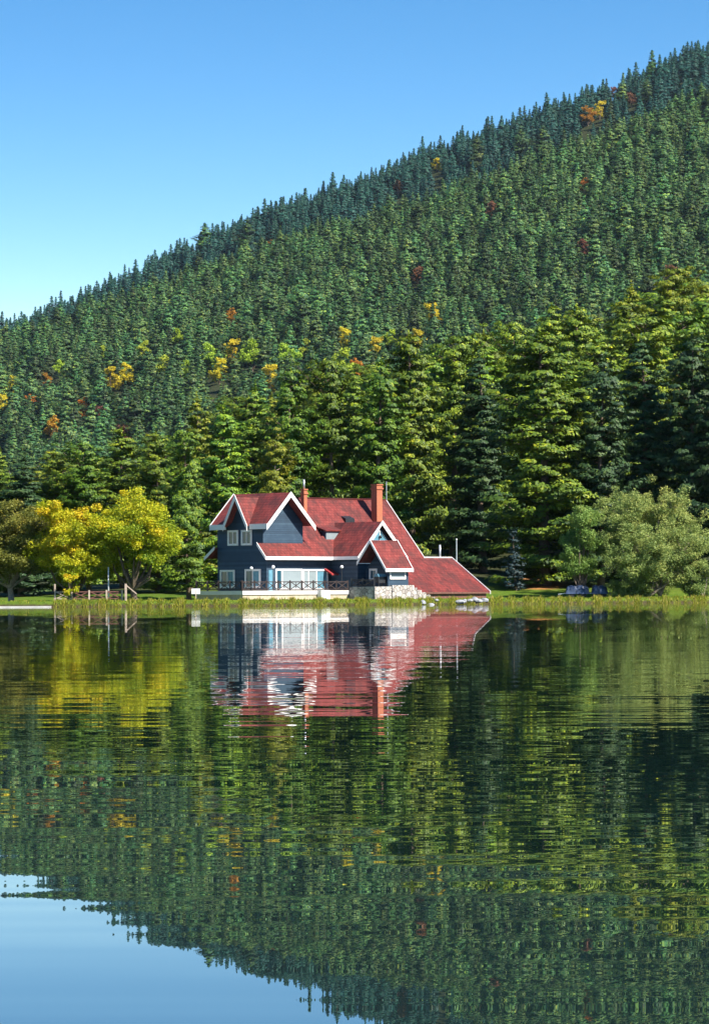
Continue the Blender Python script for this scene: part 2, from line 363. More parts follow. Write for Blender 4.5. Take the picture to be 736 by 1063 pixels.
ys = np.unique(np.concatenate([np.linspace(-900, -70, 12), np.linspace(-66, -54, 5), np.linspace(-30, 330, 14), np.arange(336, 392, .5), np.arange(392, 450, 2.0), np.arange(450, 1750, 25), np.arange(1750, 4300, 30), np.linspace(4300, 5800, 16)]))
gx, gy = np.meshgrid(xs, ys)
gv = np.stack([gx, gy, ground_z(gx, gy)], -1).reshape(-1, 3)
nx, ny = len(xs), len(ys)
ii = np.arange(nx * ny).reshape(ny, nx)
gf = np.stack([ii[:-1, :-1], ii[:-1, 1:], ii[1:, 1:], ii[1:, :-1]], -1).reshape(-1, 4)
tag(link('ground', np_mesh('ground', gv, gf, ground_mat(), smooth=True)), kind='structure')

def water_mat():
    m, n, out = new_mat('lake_water'); b = n.nodes.new('ShaderNodeBsdfPrincipled')
    g = n.nodes.new('ShaderNodeNewGeometry')
    def slope(scale_x, scale_y, amp_x, amp_y, detail, off):
        mpn = n.nodes.new('ShaderNodeMapping'); n.links.new(g.outputs['Position'], mpn.inputs[0])
        mpn.inputs['Scale'].default_value = (scale_x, scale_y, 1); mpn.inputs['Location'].default_value = (off, off * 1.7, off)
        z = noise(n, mpn.outputs[0], 1.0, detail, .5)
        s = n.nodes.new('ShaderNodeVectorMath'); s.operation = 'SUBTRACT'; n.links.new(z.outputs['Color'], s.inputs[0]); s.inputs[1].default_value = (.5, .5, .5)
        k = n.nodes.new('ShaderNodeVectorMath'); k.operation = 'MULTIPLY'; n.links.new(s.outputs[0], k.inputs[0]); k.inputs[1].default_value = (amp_x, amp_y, 0)
        return k.outputs[0]
    def add(a, c):
        s = n.nodes.new('ShaderNodeVectorMath'); s.operation = 'ADD'; n.links.new(a, s.inputs[0])
        if isinstance(c, tuple): s.inputs[1].default_value = c
        else: n.links.new(c, s.inputs[1])
        return s.outputs[0]
    rip = add(slope(.5, 3.6, .0015, .0085, 0, 3.1), slope(.3, 1.2, .001, .0065, 0, 11.0))
    sxy = n.nodes.new('ShaderNodeSeparateXYZ'); n.links.new(g.outputs['Position'], sxy.inputs[0])
    fr = n.nodes.new('ShaderNodeMapRange'); fr.inputs[1].default_value = 25; fr.inputs[2].default_value = 160; n.links.new(sxy.outputs['Y'], fr.inputs[0])
    wk = n.nodes.new('ShaderNodeVectorMath'); wk.operation = 'SCALE'; n.links.new(slope(8, 8, .012, .026, 1, 31.0), wk.inputs[0]); n.links.new(fr.outputs[0], wk.inputs['Scale'])
    rip = add(rip, wk.outputs[0])
    # calmer and livelier patches
    mpn = n.nodes.new('ShaderNodeMapping'); n.links.new(g.outputs['Position'], mpn.inputs[0]); mpn.inputs['Scale'].default_value = (.02, .05, 1)
    zp = noise(n, mpn.outputs[0], 1.0, 3); pr = ramp(n, [(.35, (.45,) * 3), (.65, (1.5,) * 3)]); n.links.new(zp.outputs['Fac'], pr.inputs[0])
    k = n.nodes.new('ShaderNodeVectorMath'); k.operation = 'MULTIPLY'; n.links.new(rip, k.inputs[0]); n.links.new(pr.outputs[0], k.inputs[1])
    nn = n.nodes.new('ShaderNodeVectorMath'); nn.operation = 'NORMALIZE'
    n.links.new(add(add(k.outputs[0], slope(.10, .16, .0004, .0012, 2, 23.0)), (0, 0, 1)), nn.inputs[0])
    b.inputs['Base Color'].default_value = (.006, .018, .016, 1); b.inputs['Roughness'].default_value = .0
    b.inputs['IOR'].default_value = 1.40; b.inputs['Specular IOR Level'].default_value = .55; b.inputs['Specular Tint'].default_value = (.86, .96, 1, 1)
    n.links.new(nn.outputs[0], b.inputs['Normal']); n.links.new(b.outputs[0], out.inputs[0]); return m
wv = np.array([(-2600, -75, 0), (2600, -75, 0), (2600, 420, 0), (-2600, 420, 0)], float)
tag(link('water', np_mesh('water', wv, [[0, 1, 2, 3]], water_mat())), kind='structure')

# air between the lake and the far mountain
hm, hn, ho = new_mat('mountain_haze'); pv = hn.nodes.new('ShaderNodeVolumePrincipled')
HAZE = 0.000009
pv.inputs['Color'].default_value = (.62, .80, 1.0, 1); pv.inputs['Density'].default_value = HAZE; pv.inputs['Anisotropy'].default_value = 0.0
hn.links.new(pv.outputs[0], ho.inputs['Volume'])
tag(MB().box(-2800, 2800, -1000, 6000, -2.8, 1100).build('haze', hm), kind='stuff')

# ------------------------------------------------------------------ the lake house
X0, Y0 = (273.5 - 368) / F * 362.0, 362.0
TH = R(45)
house = tag(empty('lake_house', (X0, Y0, 0), -TH), 'dark blue timber house with steep red tiled roofs at the water', 'house')
cu, su = math.cos(TH), math.sin(TH)
def house_b(px, a):            # local y of the point on vertical plane x=a seen in column px
    t = unroll(px, HZ - 40)[0]; return (t * (Y0 - a * su) - X0 - a * cu) / (su - t * cu)
def wp(a, b, z): return Vector((X0 + a * cu + b * su, Y0 - a * su + b * cu, z))     # house-local to world

w = MB()
w.prism([(-6.7, 0, .5), (-6.7, 5.56, .5), (-6.7, 5.56, 8.35), (-6.7, 2.78, 11.05), (-6.7, 0, 8.35)], (6.7, 0, 0))
w.prism([(-4.6, -.012, 8.3), (-1.74, -.012, 8.3), (-3.17, -.012, 10.8)], (0, 1.6, 0))
w.box(.004, .5, 0.003, 9.0, .5, 5.3)
w.prism([(.497, 5.6, .5), (.497, 5.6, 5.3), (-4.28, 5.6, 10.65), (-9.06, 5.6, 5.3), (-9.06, 5.6, .5)], (0, 15.9, 0))
w.prism([(.5, 9.0, .5), (.5, 9.0, 4.9), (.5, 12.1, 8.12), (.5, 15.2, 4.9), (.5, 15.2, .5)], (3.9, 0, 0))
w.prism([(4.41, 10.1, 1.5), (8.5, 10.1, 1.5), (8.5, 10.1, 3.95), (6.9, 10.1, 6.1), (5.2, 10.1, 4.3), (4.41, 10.1, 3.6)], (0, 1.75, 0))
w.box(8.5, 8.7, 9.0, 11.9, 1.86, 3.85)
w.build('wall', M['siding'], house)

def roof(name, poly, eave, parent=house, t=.16, mat=None):
    return MB().slab(poly, t, eave).build(name, mat or M['roof'], parent)
kA = 3.23 / 3.28
# wing: ridge along a; dormer notch in the slope over the gabled face
mb = MB()
mb.slab([(-7.2,-.5,8.17),(-4.84,-.5,8.17),(-3.17,2.5,8.17+3*kA),(-1.5,-.5,8.17),(1.15,-.5,8.17),(1.15,2.78,11.4),(-7.2,2.78,11.4)], .16, (1,0,0))
mb.slab([(-7.2,6.06,8.17),(1.15,6.06,8.17),(1.15,2.785,11.398),(-7.2,2.785,11.398)], .16, (1,0,0))
mb.build('roof', M['roof'], house)
mb = MB()
mb.slab([(-3.17,-.85,11.12),(-1.42,-.85,8.05),(-1.42,-.45,8.05),(-3.17,2.55,11.12)], .14, (0,1,0))
mb.slab([(-3.175,-.85,11.12),(-4.92,-.85,8.05),(-4.92,-.45,8.05),(-3.175,2.55,11.12)], .14, (0,1,0))
mb.build('dormer_roof', M['roof'], house)
mz = lambda a: 6.3 - 1.11 * a
mb = MB()
mb.slab([(.0,-.84,mz(0)),(1.28,-.84,mz(1.28)),(1.28,21.9,mz(1.28)),(-4.28,21.9,mz(-4.28)),(-4.28,5.2,mz(-4.28)),(.0,5.2,mz(0))], .17, (0,1,0))
mb.slab([(-4.285,5.2,11.045),(-4.285,21.9,11.045),(-9.84,21.9,4.88),(-9.84,5.2,4.88)], .17, (0,1,0))
mb.build('roof', M['roof'], house)
mb = MB()
az_ = lambda a: mz(1.26) - .655 * (a - 1.26)
mb.slab([(1.2,15.0,az_(1.2)-.01),(6.75,15.0,az_(6.75)),(6.75,26.1,az_(6.75)),(1.2,26.1,az_(1.2)-.01)], .16, (0,1,0))
mb.slab([(1.19,21.93,az_(1.2)-.012),(1.19,26.1,az_(1.2)-.012),(-3.4,26.1,1.9),(-3.4,21.93,1.9)], .16, (0,1,0))
mb.build('roof', M['roof'], house)
mb = MB()
mb.slab([(1.05,8.6,4.9),(4.9,8.6,4.9),(4.9,12.1,8.5),(-2.2,12.1,8.5)], .16, (1,0,0))
mb.slab([(1.05,15.6,4.9),(4.9,15.6,4.9),(4.9,12.105,8.497),(-2.2,12.105,8.497)], .16, (1,0,0))
mb.build('roof', M['roof'], house)
mb = MB()
mb.slab([(6.9,8.3,6.54),(9.1,8.3,3.62),(9.1,12.15,3.62),(6.9,12.15,6.54)], .14, (0,1,0))
mb.slab([(6.895,8.3,6.537),(5.05,8.3,4.35),(5.05,12.15,4.35),(6.895,12.15,6.537)], .14, (0,1,0))
mb.build('porch_roof', M['roof'], house)
MB().slab([(-6.72,-.4,5.95),(-8.2,-.4,4.9),(-8.2,5.6,4.9),(-6.72,5.6,5.95)], .14, (0,1,0)).build('roof', M['roof'], house)
# shed dormer on the main slope
dm = MB(); dm.prism([(-.42,9.2,6.3),(-.42,11.3,6.3),(-.42,11.3,7.62),(-.42,9.2,7.62)], (-1.2,0,0)); dmo = dm.build('dormer', M['siding'], house)
MB().slab([(-.15,8.9,7.68),(-.15,11.6,7.68),(-1.75,11.6,8.13),(-1.75,8.9,8.13)], .12, (0,1,0)).build('dormer_roof', M['roof'], dmo)
MB().box(-.418,-.38,9.28,11.25,6.74,7.5).build('window', M['blind'], dmo)
hat = MB(); hat.prism([(-1.9,13.6,8.3),(-1.9,13.6,8.95),(-2.7,13.6,9.25)], (0,1.3,0)); hat.build('roof_vent', M['black'], house)

# white barge boards and eave boards, one mesh per run
def board(p, q, h=.40, t=.07): MB().beam(Vector(p) - Vector((0,0,h/2-.06)), Vector(q) - Vector((0,0,h/2-.06)), t, h).build('fascia_board', M['white'], house)
for p, q in (
    ((1.19,-.62,8.05),(1.19,2.78,11.42)), ((1.19,2.78,11.42),(1.19,6.2,8.05)),
    ((-7.24,-.6,8.1),(-7.24,2.78,11.42)),
    ((-7.2,-.54,8.17),(-4.9,-.54,8.17)), ((-1.42,-.54,8.17),(1.15,-.54,8.17)),
    ((-3.17,-.9,11.16),(-1.38,-.9,8.02)), ((-3.17,-.9,11.16),(-4.96,-.9,8.02)),
    ((0,-.88,6.32),(1.30,-.88,4.88)), ((1.32,-.88,4.88),(1.32,9.0,4.88)),
    ((1.32,21.95,4.86),(-4.28,21.95,11.08)),
    ((1.25,26.15,4.92),(6.78,26.15,1.33)), ((-3.4,26.15,1.9),(1.2,26.15,4.92)),
    ((1.15,8.56,4.9),(4.94,8.56,4.9)), ((4.94,8.5,4.86),(4.94,12.1,8.54)), ((4.94,12.1,8.54),(4.94,15.7,4.86)),
    ((6.9,8.26,6.57),(9.14,8.26,3.58)), ((6.9,8.26,6.57),(5.0,8.26,4.3)),
    ((9.14,8.26,3.62),(9.14,12.2,3.62)), ((6.9,12.19,6.57),(9.14,12.19,3.58)),
    ((-6.7,-.44,5.98),(-8.24,-.44,4.9))): board(p, q, .54 if p[2] > 8 else .34)
MB().beam((1.2,21.95,4.93),(1.2,26.1,4.93),.16,.12).build('ridge_cap', M['white'], house)
MB().beam((6.76,14.5,1.2),(6.76,26.0,1.2),.05,.16).build('gutter', M['redwood'], house)
MB().box(1.5, 6.5, 15.3, 25.8, .4, 1.15).build('plinth', M['redwood'], house)
MB().beam((-4.28,5.9,11.09),(-4.28,21.9,11.09),.22,.1).build('ridge_cap', M['roof'], house)

# windows
def window_a(a0, a1, z0, z1, b=0.0, mull=1, sash=.08, pane_strip=None):      # on a wall facing -b
    f = MB(); t = .2
    for q in ((a0-t,a0,z0-t,z1+t),(a1,a1+t,z0-t,z1+t)): f.box(q[0],q[1],b-.09,b+.02,q[2],q[3])
    f.box(a0,a1,b-.09,b+.02,z1,z1+t); f.box(a0,a1,b-.09,b+.02,z0-t,z0)
    for k in range(mull): c = a0+(a1-a0)*(k+1)/(mull+1); f.box(c-sash/2,c+sash/2,b-.07,b+.02,z0,z1)
    o = f.build('window', M['white'], house)
    MB().box(a0,a1,b-.02,b+.018,z0,z1).build('pane', M['glass'], o)
    if pane_strip: MB().box(a0+(a1-a0)*pane_strip[0],a0+(a1-a0)*pane_strip[1],b-.026,b-.021,z0,z1).build('pane_strip', M['cyan'], o)
def window_b(b0, b1, z0, z1, a, mull=(.25,), pane='blind'):               # on a wall facing +a
    f = MB(); t = .16
    for q in ((b0-t,b0,z0-t,z1+t),(b1,b1+t,z0-t,z1+t)): f.box(a-.02,a+.10,q[0],q[1],q[2],q[3])
    f.box(a-.02,a+.10,b0,b1,z1,z1+t); f.box(a-.02,a+.10,b0,b1,z0-t,z0)
    for k in mull: c = b0+(b1-b0)*k; f.box(a-.02,a+.08,c-.05,c+.05,z0,z1)
    o = f.build('window', M['white'], house)
    MB().box(a-.018,a+.03,b0,b1,z0,z1).build('pane', M[pane], o)
    return o
window_a(-4.95,-3.80,6.3,7.45); window_a(-2.95,-1.80,6.3,7.45)
window_a(-6.1,-4.35,2.0,3.45, pane_strip=(.6,1)); window_a(-2.45,-.55,2.0,3.5, pane_strip=(.5,1))
o = window_b(1.35,4.75,1.75,3.55,.5,(.22,)); MB().box(.531,.536,1.4,1.95,1.75,3.5).build('pane_strip', M['glass'], o)
o = window_b(5.15,8.4,1.75,3.5,.5,(.2,.55)); MB().box(.531,.536,7.1,8.4,1.75,3.5).build('pane_strip', M['cyan'], o)  # cyan reflection on the glass, put in as a flat coloured strip
window_b(9.35,11.3,2.75,3.35,8.7,())
window_a(5.2,5.95,2.7,3.5,10.1,0)
MB().box(.5,.56,.25,.85,1.5,3.6).build('shutter', M['cyan'], house)
v = MB(); v.prism([(4.40,11.05,6.55),(4.40,13.15,6.55),(4.40,12.1,7.65)], (.06,0,0)); at_w = v.build('attic_window', M['cyan'], house)
v = MB()
for p, q in (((4.48,11.0,6.5),(4.48,13.2,6.5)),((4.48,11.0,6.5),(4.48,12.1,7.7)),((4.48,13.2,6.5),(4.48,12.1,7.7)),((4.48,12.1,6.5),(4.48,12.1,7.6))): v.beam(p, q, .08, .08)
v.build('frame', M['white'], at_w)
MB().ball((4.62,12.1,6.95),.16).build('wall_lamp', M['black'], at_w, smooth=True)
# awning over the terrace door
v = MB(); v.prism([(.55,8.0,3.75),(1.7,8.0,3.2),(1.7,8.0,3.05),(.55,8.0,3.6)], (0,1.2,0)); v.build('awning', M['redcloth'], house)
# chimneys
def chimney(a, b, s, z0, z1):
    o = MB().box(a-s/2,a+s/2,b-s/2,b+s/2,z0,z1).build('chimney', M['brick'], house)
    MB().box(a-s/2-.09,a+s/2+.09,b-s/2-.09,b+s/2+.09,z1-.42,z1-.25).build('brick_course', M['brick'], o)
    MB().box(a-s/2-.07,a+s/2+.07,b-s/2-.07,b+s/2+.07,z1+.002,z1+.12).build('chimney_cap', M['brick'], o)
    return o
cb = house_b(391.5, -2.0)
chimney(-2.0, cb, .82, 8.0, CAMH + (HZ-504)/F*wp(-2, cb, 0).y)
cb2 = house_b(316, -3.2); zc2 = CAMH + (HZ-508.5)/F*wp(-3.2, cb2, 0).y
o = chimney(-3.2, cb2, .46, 9.0, zc2); MB().tube([(-3.2,cb2,zc2),(-3.2,cb2,zc2+1.1)],.10).build('flue_pipe', M['metal'], o, smooth=True)
ab = house_b(401.5, -4.2); MB().tube([(-4.2,ab,10.9),(-4.2,ab,CAMH+(HZ-500)/F*wp(-4.2,ab,0).y)],.05).build('antenna', M['metal'], house)
pb = house_b(456.5, 1.0); MB().tube([(1.0,pb,4.6),(1.0,pb,CAMH+(HZ-566)/F*wp(1,pb,0).y)],.12).build('flue_pipe', M['metal'], house, smooth=True)

# ------------------------------------------------------------------ terrace, railing and stone base
terr = tag(empty('terrace', (X0, Y0, 0), -TH), 'raised terrace with pale plastered edge round the front of the house', 'terrace')
AT, BL, BS, AS = 5.6, -8.1, 6.6, 9.2
v = MB(); v.box(.51, AT, BL, BS, 1.12, 1.5); v.box(-1.3, .508, BL, -.01, 1.12, 1.5); v.build('slab', M['plaster'], terr)
v = MB(); v.box(.6, AT-.12, BL+.12, BS, .3, 1.118); v.box(-1.2, .598, BL+.12, -.02, .3, 1.118); v.build('footing', M['tan'], terr)
sb = tag(empty('stone_wall', (X0, Y0, 0), -TH), 'pale rubble stone base under the porch beside the terrace', 'stone wall')
MB().box(AT+.003, AS, BS, 12.0, .3, 1.84).build('stonework', M['stone'], sb)
MB().box(AS-.35, AS+.12, 9.0, 12.1, .3, 2.0).build('pier', M['stone'], sb)
MB().box(4.42, AS-.05, BS+.05, 12.0, 1.842, 1.86).build('paving', M['concrete'], sb)

def railing(name, label, p, q, z0, z1, npan, mat, grp=None):
    p, q = Vector(p), Vector(q); d = q - p; L = d.length; d.normalize()
    o = tag(empty(name, p, 0), label, 'railing', grp); st = L / npan
    for k in range(npan + 1):
        c = d * (k * st); MB().box(c.x-.08, c.x+.08, c.y-.08, c.y+.08, z0-p.z, z1+.10-p.z).build('post', mat, o)
    for k in range(npan):
        a, b = d * (k*st+.09), d * ((k+1)*st-.09); lo, hi = Vector((0,0,z0+.14-p.z)), Vector((0,0,z1-.05-p.z)); m = MB()
        m.beam(a+hi, b+hi, .09, .10); m.beam(a+lo, b+lo, .07, .08); mid = (lo+hi)/2
        m.beam(a+lo, b+hi, .045, .085); m.beam(a+hi, b+lo, .040, .085)
        m.beam((a+b)/2+lo, (a+b)/2+hi, .05, .06)
        m.build('cross_panel', mat, o)
    return o
railing('railing', 'dark timber railing of crossed bars along the sunlit terrace edge', wp(AT-.12,BL+.1,1.5), wp(AT-.12,BS-.1,1.5), 1.5, 2.42, 9, M['darkwood'])
railing('railing', 'dark timber railing along the shaded end of the terrace', wp(-1.2,BL+.12,1.5), wp(AT-.3,BL+.12,1.5), 1.5, 2.42, 4, M['darkwood'])
railing('railing', 'short dark railing on top of the stone base by the porch', wp(AT+.2,BS+.12,1.84), wp(AS-.2,BS+.12,1.84), 1.86, 2.6, 2, M['black'])

def lamp(px, py, Y, zb, label, glob=.17):
    p = at(px, py, Y); o = tag(empty('globe_lamp', (p.x, Y, zb)), label, 'lamp', 'white globe lamps on the terrace')
    MB().tube([(0,0,0),(0,0,p.z-zb-.1)],[.05,.035]).build('post', M['black'], o)
    MB().ball((0,0,p.z-zb),glob).build('globe', M['white'], o, smooth=True)
lamp(261, 590, wp(AT-.5,BL+.7,0).y, 1.5, 'white globe lamp at the outer corner of the terrace')
lamp(283.7, 588.5, wp(2.2,-.8,0).y, 1.5, 'white globe lamp in front of the grey shutter')
lamp(354.8, 588.5, wp(AT-.5,BS-.8,0).y, 1.5, 'white globe lamp where the terrace meets the porch')
# white box at the terrace foot
p = at(336, 621, wp(AT+.5,3.0,0).y); v = MB(); v.box(-.62,.62,-.3,.3,0,.95); o = v.build('utility_box', M['white'], None, (p.x, p.y, .58), bevel=.02)
o.rotation_euler = (0,0,-TH+R(90)); tag(o, 'white box against the terrace wall above the grassy bank', 'box')
# grill under the porch
p = wp(8.0,8.6,1.862); o = tag(empty('grill', p, -TH), 'black covered grill standing in the shade of the open porch', 'grill')
MB().box(-.35,.35,-.6,.6,.35,1.0).build('body', M['black'], o, bevel=.03); v = MB(); v.prism([(-.35,-.6,1.004),(.35,-.6,1.004),(.2,-.6,1.3),(-.2,-.6,1.3)],(0,1.2,0)); v.build('hood', M['cyan'], o)
for sx_ in (-.28,.28):
    for sy_ in (-.5,.5): MB().tube([(sx_,sy_,0),(sx_,sy_,.35)],.04,6).build('leg', M['black'], o)
# rough stone steps running down beside the base
rs = random.Random(5)
def rock_mesh(seed, sx_, sy_, sz_, mat, name='rock'):
    bm = bmesh.new(); bmesh.ops.create_icosphere(bm, subdivisions=2, radius=1); r_ = random.Random(seed)
    ph = [r_.uniform(0, 6) for _ in range(6)]
    for vv in bm.verts:
        c = vv.co; k = 1 + .16*math.sin(3.1*c.x+ph[0]) + .14*math.sin(2.7*c.y+ph[1]) + .12*math.sin(3.7*c.z+ph[2]) + r_.uniform(-.05,.05)
        vv.co = Vector((c.x*k*sx_, c.y*k*sy_, max(-.5, c.z*k)*sz_))
    me = bpy.data.meshes.new(name); bm.to_mesh(me); bm.free(); me.materials.append(mat); return me
st = tag(empty('stone_steps', wp(9.0,13.0,.6), -TH), 'rough pale stone steps stepping down from the porch base to grass', 'steps')
for k in range(5):
    v = MB(); v.box(-1.1+.03*k,.28+.02*k,-.95+.62*k,-.95+.62*k+.60,-.3,1.15-.24*k); v.build('step', M['stone'], st, bevel=.05)
RK = [(476,.5),(481,.34),(486,.4),(492,.55),(497,.36),(503,.45),(446,.42),(438,.36),(452,.3)]
for k, (px, s) in enumerate(RK):
    x = (px-368)/F*366; Y = float(shoreY(x)) + rs.uniform(.3,1.0)
    o = link('rock', rock_mesh(k, s, s*.8, s*.62, M['rock']), None, (x, Y, gz(x,Y)+.05))
    tag(o, 'grey rock in the grassy bank below the low red roof', 'rock', 'grey rocks along the bank')

# ------------------------------------------------------------------ shore furniture
def post_at(px, Y): x = unroll(px, HZ)[0]*Y; return x, gz(x, Y)
# timber fence on the left
FY = 350.6
fe = tag(empty('timber_fence', (*at(98,620,FY).xy, .6)), 'low timber fence of crossed rails beneath the yellow trees', 'fence'); ox = fe.location.x
def fx(px): return unroll(px, HZ)[0]*FY - ox
for px, top in ((57.5,1.95),(75,1.35),(93,1.35),(111,1.35),(127,1.35)): MB().box(fx(px)-.08,fx(px)+.08,-.07,.07,-.3,top-.3).build('post', M['palewood'], fe)
for k, (a, b) in enumerate(((57.5,75),(75,93),(93,111),(111,127))):
    m = MB(); A, B = fx(a)+.09, fx(b)-.09
    m.beam((A,0,.88),(B,0,.88),.06,.11); m.beam((A,0,.22),(B,0,.22),.06,.10)
    m.beam((A,.02,.22),(B,.02,.88),.04,.10); m.beam((A,-.03,.88),(B,-.03,.22),.04,.10)
    m.build('cross_panel', M['redwood'] if k else M['palewood'], fe)
p = post_at(131, 350.2); o = tag(empty('gate_post', (p[0],350.2,p[1])), 'pale leaning-braced timber post at the end of the fence', 'post')
MB().box(-.10,.10,-.1,.1,-.2,1.65).build('upright', M['palewood'], o); MB().beam((.1,0,1.45),(1.05,0,.65),.09,.13).build('brace', M['palewood'], o)
p = post_at(113, 352.5); o = MB().tube([(0,0,-.2),(0,0,3.3)],[.09,.06]).build('pole', M['white'], None, (p[0],352.5,p[1]), smooth=True); tag(o, 'slim white pole rising behind the timber fence', 'pole')
p = post_at(203.5, 350.4); o = tag(empty('notice_sign', (p[0],350.4,p[1])), 'small white board on a short post in the bank grass', 'sign')
MB().tube([(0,0,-.2),(0,0,1.0)],.05,6).build('post', M['palewood'], o); MB().box(-.42,.42,-.04,.04,.62,1.15).build('board', M['white'], o)
p = post_at(474, 392); zt = at(474,560,392).z; o = tag(empty('flagpole', (p[0],392,p[1])), 'slim pale bare pole behind the low red roof', 'pole')
MB().tube([(0,0,-.2),(0,0,zt-p[1])],[.11,.07]).build('pole', M['metal'], o); MB().ball((0,0,zt-p[1]),.1).build('finial', M['white'], o)
# concrete quay edge and gravel path, laid on the ground as narrow sheets
def ribbon(name, pts, wd, mat, lift=.03, kind='structure'):
    V, Fc = [], []
    for i, (x, y) in enumerate(pts):
        d = Vector(pts[min(i+1,len(pts)-1)]) - Vector(pts[max(i-1,0)]); s = Vector((-d[1], d[0])).normalized()*wd/2
        for sg in (-1, -.33, .33, 1): q = (x+s[0]*sg, y+s[1]*sg); V.append((*q, gz(*q)+lift))
        if i: k = 4*i; Fc += [(k-4+j, k-3+j, k+1+j, k+j) for j in range(3)]
    tag(link(name, np_mesh(name, V, Fc, mat, smooth=True)), kind=kind)
v = MB(); v.prism([(-60,347.3,-.4),(-29.2,347.3,-.4),(-29.2,347.9,-.4),(-60,347.9,-.4)],(0,0,.53)); tag(v.build('quay', M['concrete']), kind='structure')
ribbon('path', [(x, 357.5+.2*math.sin(x*.2)) for x in np.linspace(-60,-20,30)], 1.4, M['concrete'])
ribbon('path', [(x, 377.0+(x-14.5)*.55) for x in np.linspace(15.3,22,18)], 2.4, M['plaster'])

# covered trailers beside the willows
TY = 384.6; p = post_at(608, TY)
def trailer(px, Lx, label):
    x, z = post_at(px, TY); o = tag(empty('covered_trailer', (x, TY, z)), label, 'trailer', 'trailers under blue tarpaulins')
    MB().box(-Lx/2,Lx/2,-.7,.7,.42,.62).build('bed', M['black'], o)
    bm = bmesh.new(); bmesh.ops.create_grid(bm, x_segments=24, y_segments=10, size=1)
    for vv in bm.verts:
        X, Yv = vv.co.x, vv.co.y; h = (1-abs(X)**12)*(1-abs(Yv)**4)
        vv.co = Vector((X*Lx/2*1.03, Yv*.78, .42 + .88*h + .05*math.sin(X*9+Yv*3)*h + .03*math.sin(X*21)*h))
    me = bpy.data.meshes.new('tarpaulin'); bm.to_mesh(me); bm.free(); me.materials.append(M['tarp']); link('tarpaulin', me, o)
    for s in (-1, 1):
        for e in (-.25, .25): MB().tube([(e*Lx, s*.62-.09, .3),(e*Lx, s*.62+.09, .3)], .3, 14).build('wheel', M['tyre'], o)
    MB().beam((-Lx/2,0,.5),(-Lx/2-.8,0,.4),.08,.08).build('drawbar', M['metal'], o)
trailer(599, 2.5, 'blue tarpaulin covered trailer farther from the big willow')
trailer(622, 1.7, 'blue tarpaulin covered trailer half under the big willow')

# ------------------------------------------------------------------ trees
class Leaves:
    def __init__(self): self.c, self.u, self.v, self.t = [], [], [], []
    def add(self, c, u, v, t): self.c.append(c); self.u.append(u); self.v.append(v); self.t.append(t)
    def mesh(self, name, mat):
        c, u, v, t = (np.concatenate(q) for q in (self.c, self.u, self.v, self.t))
        n = len(c); V = np.stack([c - u, c + v - u * .1, c + u, c - v - u * .1], 1).reshape(-1, 3)
        return np_mesh(name, V, np.arange(4 * n).reshape(n, 4), mat, attrs={'tint': np.repeat(t, 4)})
def unit(a): return a / np.maximum(1e-6, np.linalg.norm(a, axis=1, keepdims=True))
def tubes_mesh(name, tubes, mat, seg=5):
    V, Fc, k = [], [], 0
    for pts, rad in tubes:
        pts = np.asarray(pts, float)
        for i, p in enumerate(pts):
            d = pts[min(i+1, len(pts)-1)] - pts[max(i-1, 0)]; d = d / max(1e-6, np.linalg.norm(d))
            s = np.cross(d, (.23, .9, .11)); s /= np.linalg.norm(s); t = np.cross(d, s)
            for j in range(seg): V.append(p + (s*math.cos(2*math.pi*j/seg) + t*math.sin(2*math.pi*j/seg))*rad[i])
        for i in range(len(pts)-1):
            for j in range(seg): Fc.append((k+i*seg+j, k+i*seg+(j+1) % seg, k+(i+1)*seg+(j+1) % seg, k+(i+1)*seg+j))
        k += len(pts)*seg
    return np_mesh(name, V, Fc, mat, smooth=True)
